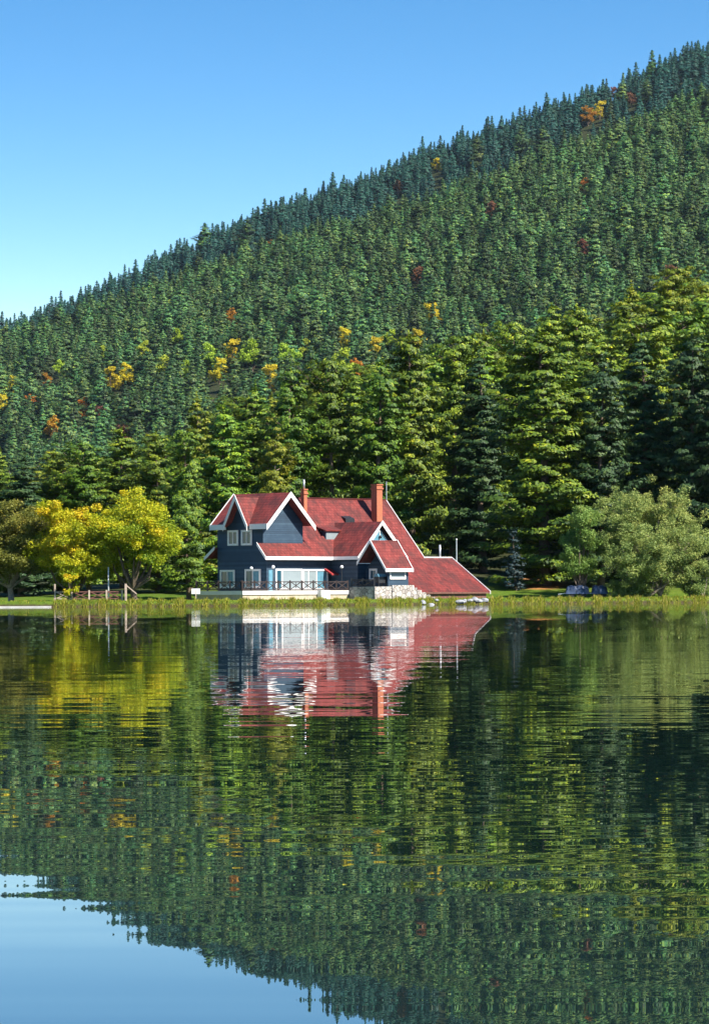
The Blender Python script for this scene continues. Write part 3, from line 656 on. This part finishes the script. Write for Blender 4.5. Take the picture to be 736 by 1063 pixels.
def conifer_meshes(seed, H, Rad, mat, bark, bare=.10, pw=.72, gap=1.1, npc=20, clump=.75, leaf=.34, flat=.45, up=.5, lump=.25, spire=True, radial=.6, nz=.2, ow=.7):
    g = np.random.default_rng(seed); L = Leaves(); tubes = []
    lean = g.normal(0, .012, 2)
    def stem(h): return np.array([lean[0]*h + .12*math.sin(h*.35+seed), lean[1]*h + .12*math.cos(h*.3+seed), h])
    hs_ = np.linspace(-.4, H*.985, 10); tubes.append(([stem(q) for q in hs_], [max(.04, .021*H*(1-.96*max(0, q)/H)**.9) for q in hs_]))
    h = bare*H
    lobes = [(g.uniform(0, 2*math.pi), g.uniform(.2, .9), g.uniform(.15, .5)) for _ in range(5)]
    while h < H*.985:
        s = h/H; prof = Rad * (1-s)**pw * (.72 + .9*min(s, .31))
        for az0 in np.arange(0, 2*math.pi, 2*math.pi/g.integers(5, 8)):
            az = az0 + g.uniform(-.45, .45) + h*2.4
            k = g.uniform(.66, 1.14)
            for la, ls, lw in lobes: k += lump*math.exp(-((math.cos(az-la)-1)**2)*3 - ((s-ls)/.12)**2)*g.uniform(.2, 1) - lump*.4*math.exp(-((math.cos(az-la-2)-1)**2)*3 - ((s-ls-.1)/.10)**2)
            ln = max(.22, prof*k); el = lerp(-.16, .62, s) + g.normal(0, .10)
            b0 = stem(h + g.uniform(-.6, .6)*gap); d = np.array([math.cos(az), math.sin(az), 0]); lat = np.array([-d[1], d[0], 0])
            def bp(t): return b0 + d*(ln*t) + np.array([0, 0, ln*(math.tan(el)*t*.8 + up*.28*t*t - .06*math.sin(t*3.1))])
            if ln > 1.0: tubes.append(([bp(0), bp(.5), bp(.92)], [.012*ln+.03, .009*ln+.02, .012]))
            ncl = max(1, int(ln/(clump*.78)))
            for ic in range(ncl):
                t = lerp(.2, 1.0, (ic+.6)/ncl) if ncl > 1 else .7
                for sd in ((0,) if t > .9 or ln < 1.6 else (-1, 1)):
                    r0 = min(clump*g.uniform(.65, 1.15)*(1 - .35*s), .22 + .62*ln)
                    c = bp(t) + lat*(sd*g.uniform(.10, .30)*ln*min(1, 1.25-t)) + g.normal(0, .10, 3)
                    n = max(5, int(npc*(r0/clump)**1.3*g.uniform(.8, 1.2))); o = g.normal(0, 1, (n, 3)); o = unit(o)*g.uniform(.35, 1, (n, 1))**.6
                    o[:, 2] = np.where(o[:, 2] < 0, o[:, 2]*.35, o[:, 2])
                    P = c + o*np.array([r0, r0, r0*flat])
                    nrm = unit(np.array([0, 0, .5]) + o*ow + d*radial + g.normal(0, nz, (n, 3)))
                    u = d + .35*lat*sd + g.normal(0, .55, (n, 3)); u = unit(u - nrm*np.sum(u*nrm, 1, keepdims=True)); v_ = np.cross(nrm, u)
                    sz = leaf*g.uniform(.6, 1.25, (n, 1))
                    L.add(P, u*sz, v_*sz*.46, np.clip(g.normal(.42, .17, n) + g.normal(0, .12), 0, 1))
        h += gap*lerp(1.0, .62, s)*g.uniform(.8, 1.2)
    if spire:
        n = int(npc*1.3); P = stem(H*.985) + g.normal(0, 1, (n, 3))*np.array([.10, .10, .022*H]); nrm = unit(g.normal(0, 1, (n, 3))); u = unit(np.cross(nrm, g.normal(0, 1, (n, 3)))); v_ = np.cross(nrm, u)
        L.add(P, u*leaf*.8, v_*leaf*.4, np.clip(g.normal(.5, .15, n), 0, 1))
    return L.mesh('crown', mat), tubes_mesh('trunk', tubes, bark)
def broadleaf_meshes(seed, H, Rx, mat, bark, base=.22, nlobe=8, ncl=170, npc=110, clump=.75, leaf=.17, top_tint=.0, tilt=0.0, stems=1, droop=0.0, tint0=.5, aspect=.62, seg=6, squash=1.0):
    g = np.random.default_rng(seed); L = Leaves(); tubes = []
    zc = H*(base + (1-base)*.52); rz = H*(1-base)*.5
    lob = []
    for i in range(nlobe):
        a = 2*math.pi*i/nlobe*1.618*2 + g.uniform(-.4, .4); q = g.uniform(.35, .72); hz = g.uniform(-.6, .62) if i else .5
        rr = math.sqrt(max(0.1, 1-hz*hz))*q
        if not i: rr *= .35
        lob.append((np.array([math.cos(a)*Rx*rr, math.sin(a)*Rx*rr*squash, zc + hz*rz]), g.uniform(.34, .52)*min(Rx, rz*1.1)))
    roots = [np.array([g.normal(0, .25)*(stems > 1), g.normal(0, .25)*(stems > 1), -.3]) for _ in range(stems)]
    forks = []
    for r_ in roots:
        f = np.array([r_[0]*2.2 + g.normal(0, .2), r_[1]*2.2 + g.normal(0, .2), H*base*1.05]); forks.append(f)
        m_ = (r_+f)/2 + g.normal(0, .08, 3); w0 = .022*H*(1.3 if stems == 1 else .7)
        tubes.append(([r_, m_, f], [w0*1.25, w0, w0*.85]))
    for i, (c, rd) in enumerate(lob):
        f = forks[i % len(forks)]; mid = f*.45 + c*.55 + np.array([0, 0, -.06*H]) + g.normal(0, .2, 3)
        tubes.append(([f, mid, c], [.014*H, .009*H, .005*H]))
    per = max(1, ncl//nlobe)
    for c, rd in lob:
        for _ in range(per):
            o = unit(g.normal(0, 1, (1, 3)))[0]; o[2] = o[2]*.85 + .12
            p = c + o*rd*g.uniform(.15, 1.2)*np.array([1.1, 1.1, .95])
            p[2] = max(p[2], H*base*.55) - droop*abs(g.normal(0, .6))
            if g.random() < .55 and np.linalg.norm(p-c) < rd*.8: tubes.append(([c + (p-c)*.1, c + (p-c)*.55 + np.array([0, 0, .1]), p], [.003*H+.01, .02, .008]))
            r0 = clump*g.uniform(.55, 1.2); n = int(npc*g.uniform(.6, 1.25)*(r0/clump)**1.5)
            q = unit(g.normal(0, 1, (n, 3)))*g.uniform(0, 1, (n, 1))**.45
            P = p + q*np.array([r0, r0, r0*.72]); P[:, 2] -= droop*np.abs(g.normal(0, .25, n))
            nrm = unit(q*.5 + np.array([0, 0, .55]) + g.normal(0, .6, (n, 3))); u = unit(np.cross(nrm, g.normal(0, 1, (n, 3)) + np.array([0, 0, droop]))); v_ = np.cross(nrm, u)
            sz = leaf*g.uniform(.65, 1.3, (n, 1))
            ht = (p[2]-zc)/rz
            tn = tint0 + top_tint*ht + tilt*p[0]/Rx + g.normal(0, .13)
            L.add(P, u*sz, v_*sz*aspect, np.clip(tn + g.normal(0, .12, n), 0, 1))
    return L.mesh('crown', mat), tubes_mesh('trunk', tubes, bark, seg)
def plant(name, label, cat, meshes, x, Y, sx_, sz_, rz, group=None, sink=.15):
    o = tag(empty(name, (x, Y, gz(x, Y)-sink), rz), label, cat, group)
    for nm, me in zip(('crown', 'trunk'), meshes):
        c = link(nm, me, o); c.scale = (sx_, sx_, sz_)
    return o

FIRS = [conifer_meshes(11, 26, 6.4, LEAF['fir'], M['bark'], .07, .40, 1.55, clump=1.25, npc=80, leaf=.24, flat=.42, lump=.55, up=.6),
        conifer_meshes(12, 26, 5.8, LEAF['fir'], M['bark'], .08, .52, 1.5, clump=1.15, npc=75, leaf=.24, flat=.42, lump=.45, up=.6),
        conifer_meshes(13, 26, 6.8, LEAF['fir'], M['bark'], .12, .36, 1.8, clump=1.45, npc=95, leaf=.24, flat=.5, lump=.7, up=.4, spire=False),
        conifer_meshes(14, 26, 5.2, LEAF['fir'], M['bark'], .06, .60, 1.4, clump=1.05, npc=70, leaf=.23, flat=.40, lump=.4, up=.7),
        conifer_meshes(15, 26, 6.2, LEAF['fir'], M['palebark'], .14, .38, 1.9, clump=1.4, npc=85, leaf=.24, flat=.5, lump=.75, up=.3, spire=False)]
def recolour(pair, mat):
    c = pair[0].copy(); c.materials[0] = mat; return (c, pair[1])
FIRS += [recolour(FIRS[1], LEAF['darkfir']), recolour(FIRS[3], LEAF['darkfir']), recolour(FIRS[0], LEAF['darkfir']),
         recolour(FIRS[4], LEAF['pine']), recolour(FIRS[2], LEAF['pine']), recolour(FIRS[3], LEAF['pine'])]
RF = [6.4, 5.8, 6.8, 5.2, 6.2, 5.8, 5.2, 6.4, 6.2, 6.8, 5.2]
rr = random.Random(77)
# px, top row, depth, half width in px, variant, label
FRONT = [
 (565,348,404,66,0,'huge layered fir in the middle of the lawn edge, widest of all the conifers'),
 (622,372,402,40,5,'dark shaded fir behind the small willow, next to the huge layered fir'),
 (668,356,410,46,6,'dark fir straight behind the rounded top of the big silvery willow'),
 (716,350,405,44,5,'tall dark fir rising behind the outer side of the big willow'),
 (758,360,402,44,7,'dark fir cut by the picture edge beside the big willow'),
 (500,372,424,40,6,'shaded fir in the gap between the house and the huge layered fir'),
 (468,352,436,42,2,'tall fir above the low red annex roof'),
 (428,350,424,42,0,'tall fir behind the end of the main roof ridge'),
 (392,376,416,36,1,'fir directly behind the tall brick chimney'),
 (345,378,418,38,2,'broad fir behind the middle of the main roof ridge'),
 (300,386,414,34,0,'fir behind the smaller chimney'),
 (283,452,392,28,8,'short thin yellowish pine just behind the peak of the white gable'),
 (262,402,424,34,3,'fir rising behind the steep gabled wing'),
 (232,420,412,34,1,'fir above the left eave of the gabled wing'),
 (195,452,388,30,2,'lit fir standing between the yellow tree and the house'),
 (207,413,436,26,10,'pointed yellow green conifer above the trees left of the house'),
 (163,452,402,36,0,'round topped fir straight behind the taller yellow tree'),
 (128,446,414,36,1,'fir peeping over the gap between the two yellow trees'),
 (92,462,402,34,2,'fir behind the golden crown of the lower yellow tree'),
 (58,470,405,32,0,'fir between the olive tree and the lower yellow tree'),
 (22,476,400,38,6,'fir standing behind the olive tree'),
 (-14,466,402,36,1,'fir cut by the picture edge behind the olive tree'),
 (538,338,462,36,2,'fir peeping over the inner shoulder of the huge layered fir'),
 (600,322,474,40,0,'fir standing behind the outer shoulder of the huge layered fir'),
 (640,330,470,34,3,'slim fir above the small willow, behind the front rank'),
 (690,282,560,40,9,'highest standing yellowish fir above the big willow'),
 (655,298,540,32,10,'pointed yellowish conifer next to the highest standing fir'),
 (730,312,520,44,0,'broad fir below the highest fir, at the picture edge'),
 (765,296,560,44,1,'tall fir at the picture edge on the upper slope'),
 (570,318,540,34,1,'fir on the slope behind the huge layered fir'),
 (505,348,470,34,0,'fir on the slope above the dark gap beside the house'),
 (700,330,480,44,2,'broad layered fir in the second rank above the big willow'),
]
hs_dbg = []
profile = np.full(1000, 9999.0)     # per photo column (offset 130): lowest row number covered so far
def cover(px, top, hw, ret=False):
    a, b = int(px - hw)+130, int(px + hw)+131; a, b = max(a, 0), min(b, 1000); vis = 0.0
    if b <= a: return 0.0
    c = np.arange(a, b) - 130; prof = top + np.abs(c - px)/max(1, hw)*hw*2.2
    inside = (c >= 0) & (c < 736)
    vis = float(np.sum(np.clip(profile[a:b] - prof, 0, hw*3.0)[inside]))
    profile[a:b] = np.minimum(profile[a:b], prof + hw*.15); return vis
for px, top, Y, hw, k, lab in sorted(FRONT, key=lambda q: q[2]):
    p = at(px, top, Y); z0 = gz(p.x, Y); H = p.z - z0 + .15; hs_dbg.append((px, round(H, 1)))
    cat = 'pine tree' if 'pine' in lab else ('conifer' if 'conifer' in lab else 'fir tree')
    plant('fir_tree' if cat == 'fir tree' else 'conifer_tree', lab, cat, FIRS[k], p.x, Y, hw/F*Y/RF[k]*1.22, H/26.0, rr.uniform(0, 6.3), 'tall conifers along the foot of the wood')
    cover(px, top, hw*.8)
print('front heights', hs_dbg)

# the trees at the water's edge
def shore_tree(name, label, cat, meshes, px, Y, H0, H, sx_, rz, group=None):
    x = unroll(px, HZ)[0]*Y; return plant(name, label, cat, meshes, x, Y, sx_, H/H0, rz, group)
BY1 = broadleaf_meshes(31, 10, 4.0, LEAF['yellow'], M['bark'], .07, 13, 300, 230, .78, .105, .22, -.06, tint0=.56)
shore_tree('broadleaf_tree', 'lower spreading golden yellow tree nearest the olive tree', 'tree', BY1, 78, 355, 10, 10.3, 1.08, .4)
BY2 = broadleaf_meshes(38, 11, 4.6, LEAF['yellow'], M['bark'], .10, 14, 340, 230, .82, .105, .34, .02, tint0=.40)
shore_tree('broadleaf_tree', 'taller yellow green tree with golden top above the end of the fence', 'tree', BY2, 142, 354.2, 11, 11.2, 1.1, 1.0)
BO = broadleaf_meshes(33, 10, 4.2, LEAF['olive'], M['palebark'], .14, 11, 260, 220, .8, .105, .2, tint0=.45)
shore_tree('broadleaf_tree', 'dull olive green tree with pale trunks beside the yellow trees', 'tree', BO, 12, 357, 10, 9.8, 1.12, 2.0)
BG = broadleaf_meshes(34, 3, .9, LEAF['yellow'], M['bark'], .12, 5, 40, 60, .30, .09, .2, tint0=.7)
shore_tree('shrub', 'small golden shrub growing through the fence', 'shrub', BG, 73, 350.0, 3, 2.9, .95, .3)
WI = broadleaf_meshes(35, 11, 6.1, LEAF['silver'], M['palebark'], .03, 22, 900, 150, .72, .12, .12, .12, stems=3, droop=.35, tint0=.55, aspect=.34)
shore_tree('willow_tree', 'big rounded silvery green willow at the water', 'willow', WI, 676, 386, 11, 12.3, 1.04, .2)
WS = broadleaf_meshes(36, 10, 2.3, LEAF['greenwillow'], M['bark'], .04, 16, 380, 150, .62, .115, .2, tint0=.42, aspect=.4)
shore_tree('willow_tree', 'narrow upright willow next to the covered trailers', 'willow', WS, 603, 385.5, 10, 11.0, .95, .9)
SH = broadleaf_meshes(37, 4, 2.3, LEAF['silver'], M['palebark'], .02, 10, 160, 160, .55, .10, .1, stems=3, droop=.2, tint0=.35, aspect=.4)
shore_tree('shrub', 'grey green bush with pale bare stems at the water, outermost under the willow', 'shrub', SH, 722, 384.2, 4, 4.4, 1.0, .5)
shore_tree('shrub', 'low olive bush below the middle of the big willow', 'shrub', SH, 664, 384.6, 4, 2.7, .85, 2.5)
shore_tree('shrub', 'low bush spreading from the water in front of the trailers', 'shrub', SH, 640, 383.9, 4, 2.2, .6, 4.0)
SP = conifer_meshes(41, 5, 1.25, LEAF['spruce'], M['bark'], .10, .95, .34, 16, .24, .11, .4, .3, .1)
x = unroll(535.5, HZ)[0]*398; plant('spruce_tree', 'small blue grey spruce on the shaded lawn', 'spruce', SP, x, 398, 1.5, (at(535, 553, 398).z-gz(x, 398))/5.0, 0)

# ------------------------------------------------------------------ mountainside forest
HILL = []
for k in range(4): HILL.append(conifer_meshes(60+k, 20, [4.6, 5.4, 4.2, 6.0][k], LEAF['hill'], M['bark'], .06, [.85, .68, 1.0, .6][k], 1.5, 18, 1.3, .46, .55, .35, .5, radial=.85, nz=.14, ow=.3))
def single_tree(meshes, name):
    bm = bmesh.new(); bm.from_mesh(meshes[0]); n0 = len(bm.faces); bm.from_mesh(meshes[1]); bm.faces.ensure_lookup_table()
    for f in bm.faces[n0:]: f.material_index = 1
    me = bpy.data.meshes.new(name); bm.to_mesh(me); bm.free(); me.materials.append(meshes[0].materials[0]); me.materials.append(meshes[1].materials[0]); return me
HILLM = [single_tree(m_, 'hill_conifer') for m_ in HILL]
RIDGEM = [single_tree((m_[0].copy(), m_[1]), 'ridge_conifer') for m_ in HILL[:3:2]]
for m_ in RIDGEM: m_.materials[0] = LEAF['ridge']  # darker, bluer copies carry the far ridge's shade and haze as colour
FIRM = [single_tree(m_, 'fir_tree') for m_ in FIRS]
def hill_broad(seed, mat): return single_tree(broadleaf_meshes(seed, 13, 4.6, mat, M['bark'], .06, 8, 90, 46, 1.2, .36, .1, tint0=.5), 'autumn_tree')
ABR = {k: hill_broad(80+i, LEAF[k]) for i, k in enumerate(('lime', 'gold', 'orange', 'red'))}

def hill_hit(px, py, H):
    t, e = unroll(px, py); Y = 1450.0
    while Y < 4100:
        if gz(t*Y, Y) + H >= CAMH + e*Y: return t*Y, Y
        Y += 8
    return t*4050, 4050.0
AUT = [
 (610,110,19,'orange','tall orange tree just below the mountain ridge'),(622,106,17,'gold','yellow tree close beside the tall orange tree under the ridge'),
 (638,80,15,'red','dull red tree on the ridge line itself'),(655,97,14,'red','russet tree below the ridge, past the tall orange tree'),
 (511,209,15,'red','red tree alone in the middle of the upper green slope'),(434,277,13,'red','faded red tree low on the slope above the house chimney'),
 (605,248,14,'red','brownish tree on the slope above the huge layered fir'),(607,184,13,'orange','small orange tree high on the open slope'),
 (453,165,13,'gold','pale yellow tree on the far blue ridge'),(413,187,13,'red','small russet tree where the far ridge meets the near slope'),
 (281,250,14,'orange','small orange tree high above the gabled wing'),(240,320,17,'orange','bright orange tree on the slope above the gabled wing'),
 (109,357,15,'lime','single lime green tree high on the slope over the yellow trees'),(46,385,13,'orange','small orange tree high on the slope over the olive tree'),
 (14,390,14,'gold','yellow tree near the picture edge over the olive tree'),(33,409,13,'orange','orange tree below the small orange tree over the olive tree'),
 (67,401,13,'gold','pale yellow tree on the slope between two orange trees'),(91,412,16,'orange','deep orange tree above the gap of the yellow trees'),
 (56,432,14,'orange','lowest orange tree on the slope over the olive tree'),(108,421,15,'red','russet tree right below the deep orange tree'),
 (115,382,15,'gold','wide yellow tree below the single lime green tree'),(170,366,20,'lime','large lime green tree on the slope over the taller yellow tree'),
 (218,353,20,'lime','large lime tree nearest the bright orange tree'),(240,352,15,'gold','golden tree wedged between two lime trees'),
 (262,350,19,'lime','rounded lime tree above the gabled wing'),(296,354,20,'lime','pale lime tree above the smaller chimney'),
 (355,358,22,'lime','round lime green tree over the main roof ridge'),(358,340,17,'gold','yellow tree behind the round lime green tree'),
 (281,379,18,'gold','golden tree crowning the wood behind the gabled wing'),(5,338,16,'lime','lime green tree on the skyline at the picture edge'),
 (450,315,16,'gold','yellow tree at the foot of the slope above the annex'),(433,342,14,'gold','golden treetop among the firs behind the main ridge end'),
 (371,372,14,'orange','orange treetop among the firs beside the brick chimney'),(3,410,14,'gold','yellow tree cut by the picture edge low on the slope'),
 (130,440,14,'red','brown tree low on the slope above the yellow trees'), (195,372,15,'lime','lime tree under the large lime green tree, towards the house'),(150,352,14,'lime','small lime tree just above the large lime green tree'),
 (320,350,15,'lime','lime tree between the pale lime tree and the round one'),(185,340,13,'lime','highest of the lime trees above the taller yellow tree'),
 (132,378,14,'gold','yellow tree beside the wide yellow tree, nearer the house'),(62,372,13,'lime','lime tree higher than the small orange tree over the olive tree'),
 (25,368,13,'lime','lime tree on the slope close under the skyline at the open end'),(388,350,14,'gold','yellow tree on the slope above the brick chimney'),
 (406,340,13,'lime','lime tree next to the yellow tree above the brick chimney'),(228,372,14,'gold','golden tree below the two lime trees over the gabled wing'),
 (697,275,13,'red','brownish tree above the highest standing fir')]
sel = []
for px, py, H, c, lab in AUT:
    x, Y = hill_hit(px, py, H*1.2); sel.append((Y, px, py, x, H, c, lab))
def autumn(Y, px, py, x, H, c, lab):
    o = link('autumn_tree', ABR[c], None, (x, Y, gz(x, Y)-.2)); s = H*1.25/13.0; o.scale = (s, s, s); o.rotation_euler = (0, 0, rr.uniform(0, 6.3))
    tag(o, lab, 'autumn tree' if c != 'lime' else 'broadleaf tree', 'coloured trees on the mountainside')
for q in sel: autumn(*q)
AUTXY = np.array([(q[3], q[0]) for q in sel])

g = np.random.default_rng(9)
cand = []
def scatter(y0, y1, sp, hm, hsd, margin=1.22):
    Y = y0
    while Y < y1:
        half = 368/F*Y*margin + 12
        for x in np.arange(-half, half, sp):
            cand.append((x + g.uniform(-.45, .45)*sp, Y + g.uniform(-.45, .45)*sp, max(hm*.55, g.normal(hm, hsd))))
        Y += sp
scatter(446, 760, 8.2, 25, 3.5); scatter(760, 1500, 12, 21, 4); scatter(1500, YF+60, 13.5, 20.5, 5); scatter(YF+380, YB+50, 12.5, 23, 5.5)
cand = np.array(cand)
cand = cand[np.argsort(cand[:, 1])]
gzv = ground_z(cand[:, 0], cand[:, 1]); tops = gzv + cand[:, 2]
cr, sr = math.cos(ROLL), math.sin(ROLL)
tx, ez = cand[:, 0]/cand[:, 1]*F, (tops - CAMH)/cand[:, 1]*F
PXS = 368 + tx*cr - ez*sr; PYS = HZ - (ez*cr + tx*sr)
keep, vis = [], []
for i in range(len(cand)):
    hw = 3.4*cand[i, 2]/20/cand[i, 1]*F
    if cand[i, 1] < 900 and not (np.interp(PXS[i], [-140, 60, 200, 300, 450, 560, 640, 700, 800], [500, 498, 430, 392, 362, 340, 318, 288, 280]) < PYS[i]): continue
    if np.min(np.hypot(AUTXY[:, 0]-cand[i, 0], (AUTXY[:, 1]-cand[i, 1])*.5)) < 4.5: continue
    d = np.hypot(AUTXY[:, 0]-cand[i, 0]*AUTXY[:, 1]/cand[i, 1], 0)
    blk = (d < 6.0) & (cand[i, 1] < AUTXY[:, 1]) & (cand[i, 1] > AUTXY[:, 1]-120) 
    if blk.any(): continue
    vv = cover(PXS[i], PYS[i], hw) if -120 < PXS[i] < 860 else 0
    keep.append(i); vis.append(vv)
keep, vis = np.array(keep), np.array(vis)
cand, gzv, PXS, PYS = cand[keep], gzv[keep], PXS[keep], PYS[keep]
order = np.argsort(-vis)
NIND = 225
ind = [i for i in order[:NIND] if vis[i] > 0]
mask = np.ones(len(cand), bool); mask[ind] = False
mask &= ~((cand[:, 1] < 900) & (vis <= 0) & (g.random(len(cand)) < .4))
GROUPS = (
 ('conifer in the packed ranks right behind the lakeside firs', 'conifers behind the lakeside firs'),
 ('conifer in the crowded wood between the lakeside firs and mountain', 'conifers on the lower slope'),
 ('green conifer among many alike on the mountainside', 'conifers on the mountainside'))
for i in ind:
    x, Y, H = cand[i]
    lab, grp = GROUPS[0 if Y < 760 else (1 if Y < 1750 else 2)]
    if Y < 1450:
        k = rr.choice((0,1,2,3,4,5,8,9,10,1,3)); plant('fir_tree', lab, 'fir tree', FIRS[k], x, Y, H/26*rr.uniform(.8, 1.0), H/26, rr.uniform(0, 6.3), grp)
    else:
        o = link('hill_conifer', HILLM[rr.randrange(4)], None, (x, Y, gzv[i]-.2)); s = H/20; o.scale = (s*1.22, s*1.22, s); o.rotation_euler = (0, 0, rr.uniform(0, 6.3))
        tag(o, lab, 'conifer', grp)
rest = cand[mask]; rz_ = gzv[mask]
print('individual', len(ind), 'stuff', len(rest), 'ymax ind', max(cand[i][1] for i in ind))
protos = bpy.data.collections.new('forest_tree_kinds')
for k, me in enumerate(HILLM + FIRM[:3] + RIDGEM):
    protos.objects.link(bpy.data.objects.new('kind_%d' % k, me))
me = bpy.data.meshes.new('forest'); me.vertices.add(len(rest)); me.vertices.foreach_set('co', np.stack([rest[:, 0], rest[:, 1], rz_-.2], 1).astype(np.float32).ravel())
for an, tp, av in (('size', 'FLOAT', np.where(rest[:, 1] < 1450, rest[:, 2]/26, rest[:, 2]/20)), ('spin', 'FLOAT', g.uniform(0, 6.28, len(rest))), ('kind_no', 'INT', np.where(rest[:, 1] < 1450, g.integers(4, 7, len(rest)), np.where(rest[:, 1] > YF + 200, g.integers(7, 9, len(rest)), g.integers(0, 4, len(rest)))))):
    a = me.attributes.new(an, tp, 'POINT'); a.data.foreach_set('value', av.astype(np.int32 if tp == 'INT' else np.float32))
fo = tag(link('forest', me), kind='stuff')
ng = bpy.data.node_groups.new('forest_trees', 'GeometryNodeTree')
ng.interface.new_socket('Geometry', in_out='INPUT', socket_type='NodeSocketGeometry'); ng.interface.new_socket('Geometry', in_out='OUTPUT', socket_type='NodeSocketGeometry')
N = ng.nodes.new; gi, go = N('NodeGroupInput'), N('NodeGroupOutput'); ip = N('GeometryNodeInstanceOnPoints'); ci = N('GeometryNodeCollectionInfo')
ci.inputs['Collection'].default_value = protos; ci.inputs['Separate Children'].default_value = True; ci.inputs['Reset Children'].default_value = True
def named(nm, tp):
    q = N('GeometryNodeInputNamedAttribute'); q.data_type = tp; q.inputs['Name'].default_value = nm; return [s for s in q.outputs if s.enabled and s.name == 'Attribute'][0]
cx = N('ShaderNodeCombineXYZ'); sc_ = N('ShaderNodeCombineXYZ'); sz_o = named('size', 'FLOAT')
ng.links.new(named('spin', 'FLOAT'), cx.inputs['Z'])
mm = N('ShaderNodeMath'); mm.operation = 'MULTIPLY'; mm.inputs[1].default_value = 1.22; ng.links.new(sz_o, mm.inputs[0])
ng.links.new(mm.outputs[0], sc_.inputs['X']); ng.links.new(mm.outputs[0], sc_.inputs['Y']); ng.links.new(sz_o, sc_.inputs['Z'])
ip.inputs['Pick Instance'].default_value = True
ng.links.new(gi.outputs[0], ip.inputs['Points']); ng.links.new(ci.outputs[0], ip.inputs['Instance']); ng.links.new(named('kind_no', 'INT'), ip.inputs['Instance Index'])
ng.links.new(cx.outputs[0], ip.inputs['Rotation']); ng.links.new(sc_.outputs[0], ip.inputs['Scale']); ng.links.new(ip.outputs[0], go.inputs[0])
md = fo.modifiers.new('trees', 'NODES'); md.node_group = ng

# ------------------------------------------------------------------ bank grass
def blades(n, xr, dr, h0, h1, seed, wd=.035):
    q = np.random.default_rng(seed); x = q.uniform(*xr, n); d = q.uniform(0, 1, n)**1.3*(dr[1]-dr[0])+dr[0]; Y = shoreY(x) + d; z = ground_z(x, Y)
    pat = .5 + .35*np.sin(x*2.3)*np.sin(x*.53+1) + .3*np.sin(x*5.1+np.sin(x*.9)*2) + q.normal(0, .2, n)
    kp = (q.random(n) < .35 + .65*np.clip(pat, 0, 1)); x, d, Y, z, pat = x[kp], d[kp], Y[kp], z[kp], pat[kp]; n = len(x)
    h = np.clip((h0 + (h1-h0)*np.clip(pat, 0, 1))*q.uniform(.6, 1.2, n), .08, 2)
    a = q.uniform(0, 6.28, n); ln = q.uniform(.05, .5, n)*h
    c = np.stack([x, Y, z-.03], 1); s = np.stack([np.cos(a), np.sin(a), 0*a], 1)*wd; t = c + np.stack([np.cos(a+1.4)*ln, np.sin(a+1.4)*ln, h], 1); m = (c+t)/2 + np.array([0, 0, .06])*h[:, None]
    V = np.stack([c-s, c+s, m+s*.8, t], 1).reshape(-1, 3)
    tint = np.clip(.35 + .35*pat*0.8 + q.normal(0, .24, n), 0, 1)
    return V, np.arange(4*n).reshape(n, 4), np.repeat(tint, 4)
Vs, Fs, Ts, k = [], [], [], 0
for args in ((26000, (-29, 48), (.1, 1.7), .05, .42, 3), (16000, (-29, 48), (1.2, 8), .05, .16, 4), (2600, (-60, -29), (1, 6), .1, .2, 6)):
    V, Fc, T = blades(*args); Vs.append(V); Fs.append(Fc + k); Ts.append(T); k += len(V)
tag(link('bank_grass', np_mesh('bank_grass', np.concatenate(Vs), np.concatenate(Fs), LEAF['grass'], attrs={'tint': np.concatenate(Ts)})), kind='stuff')
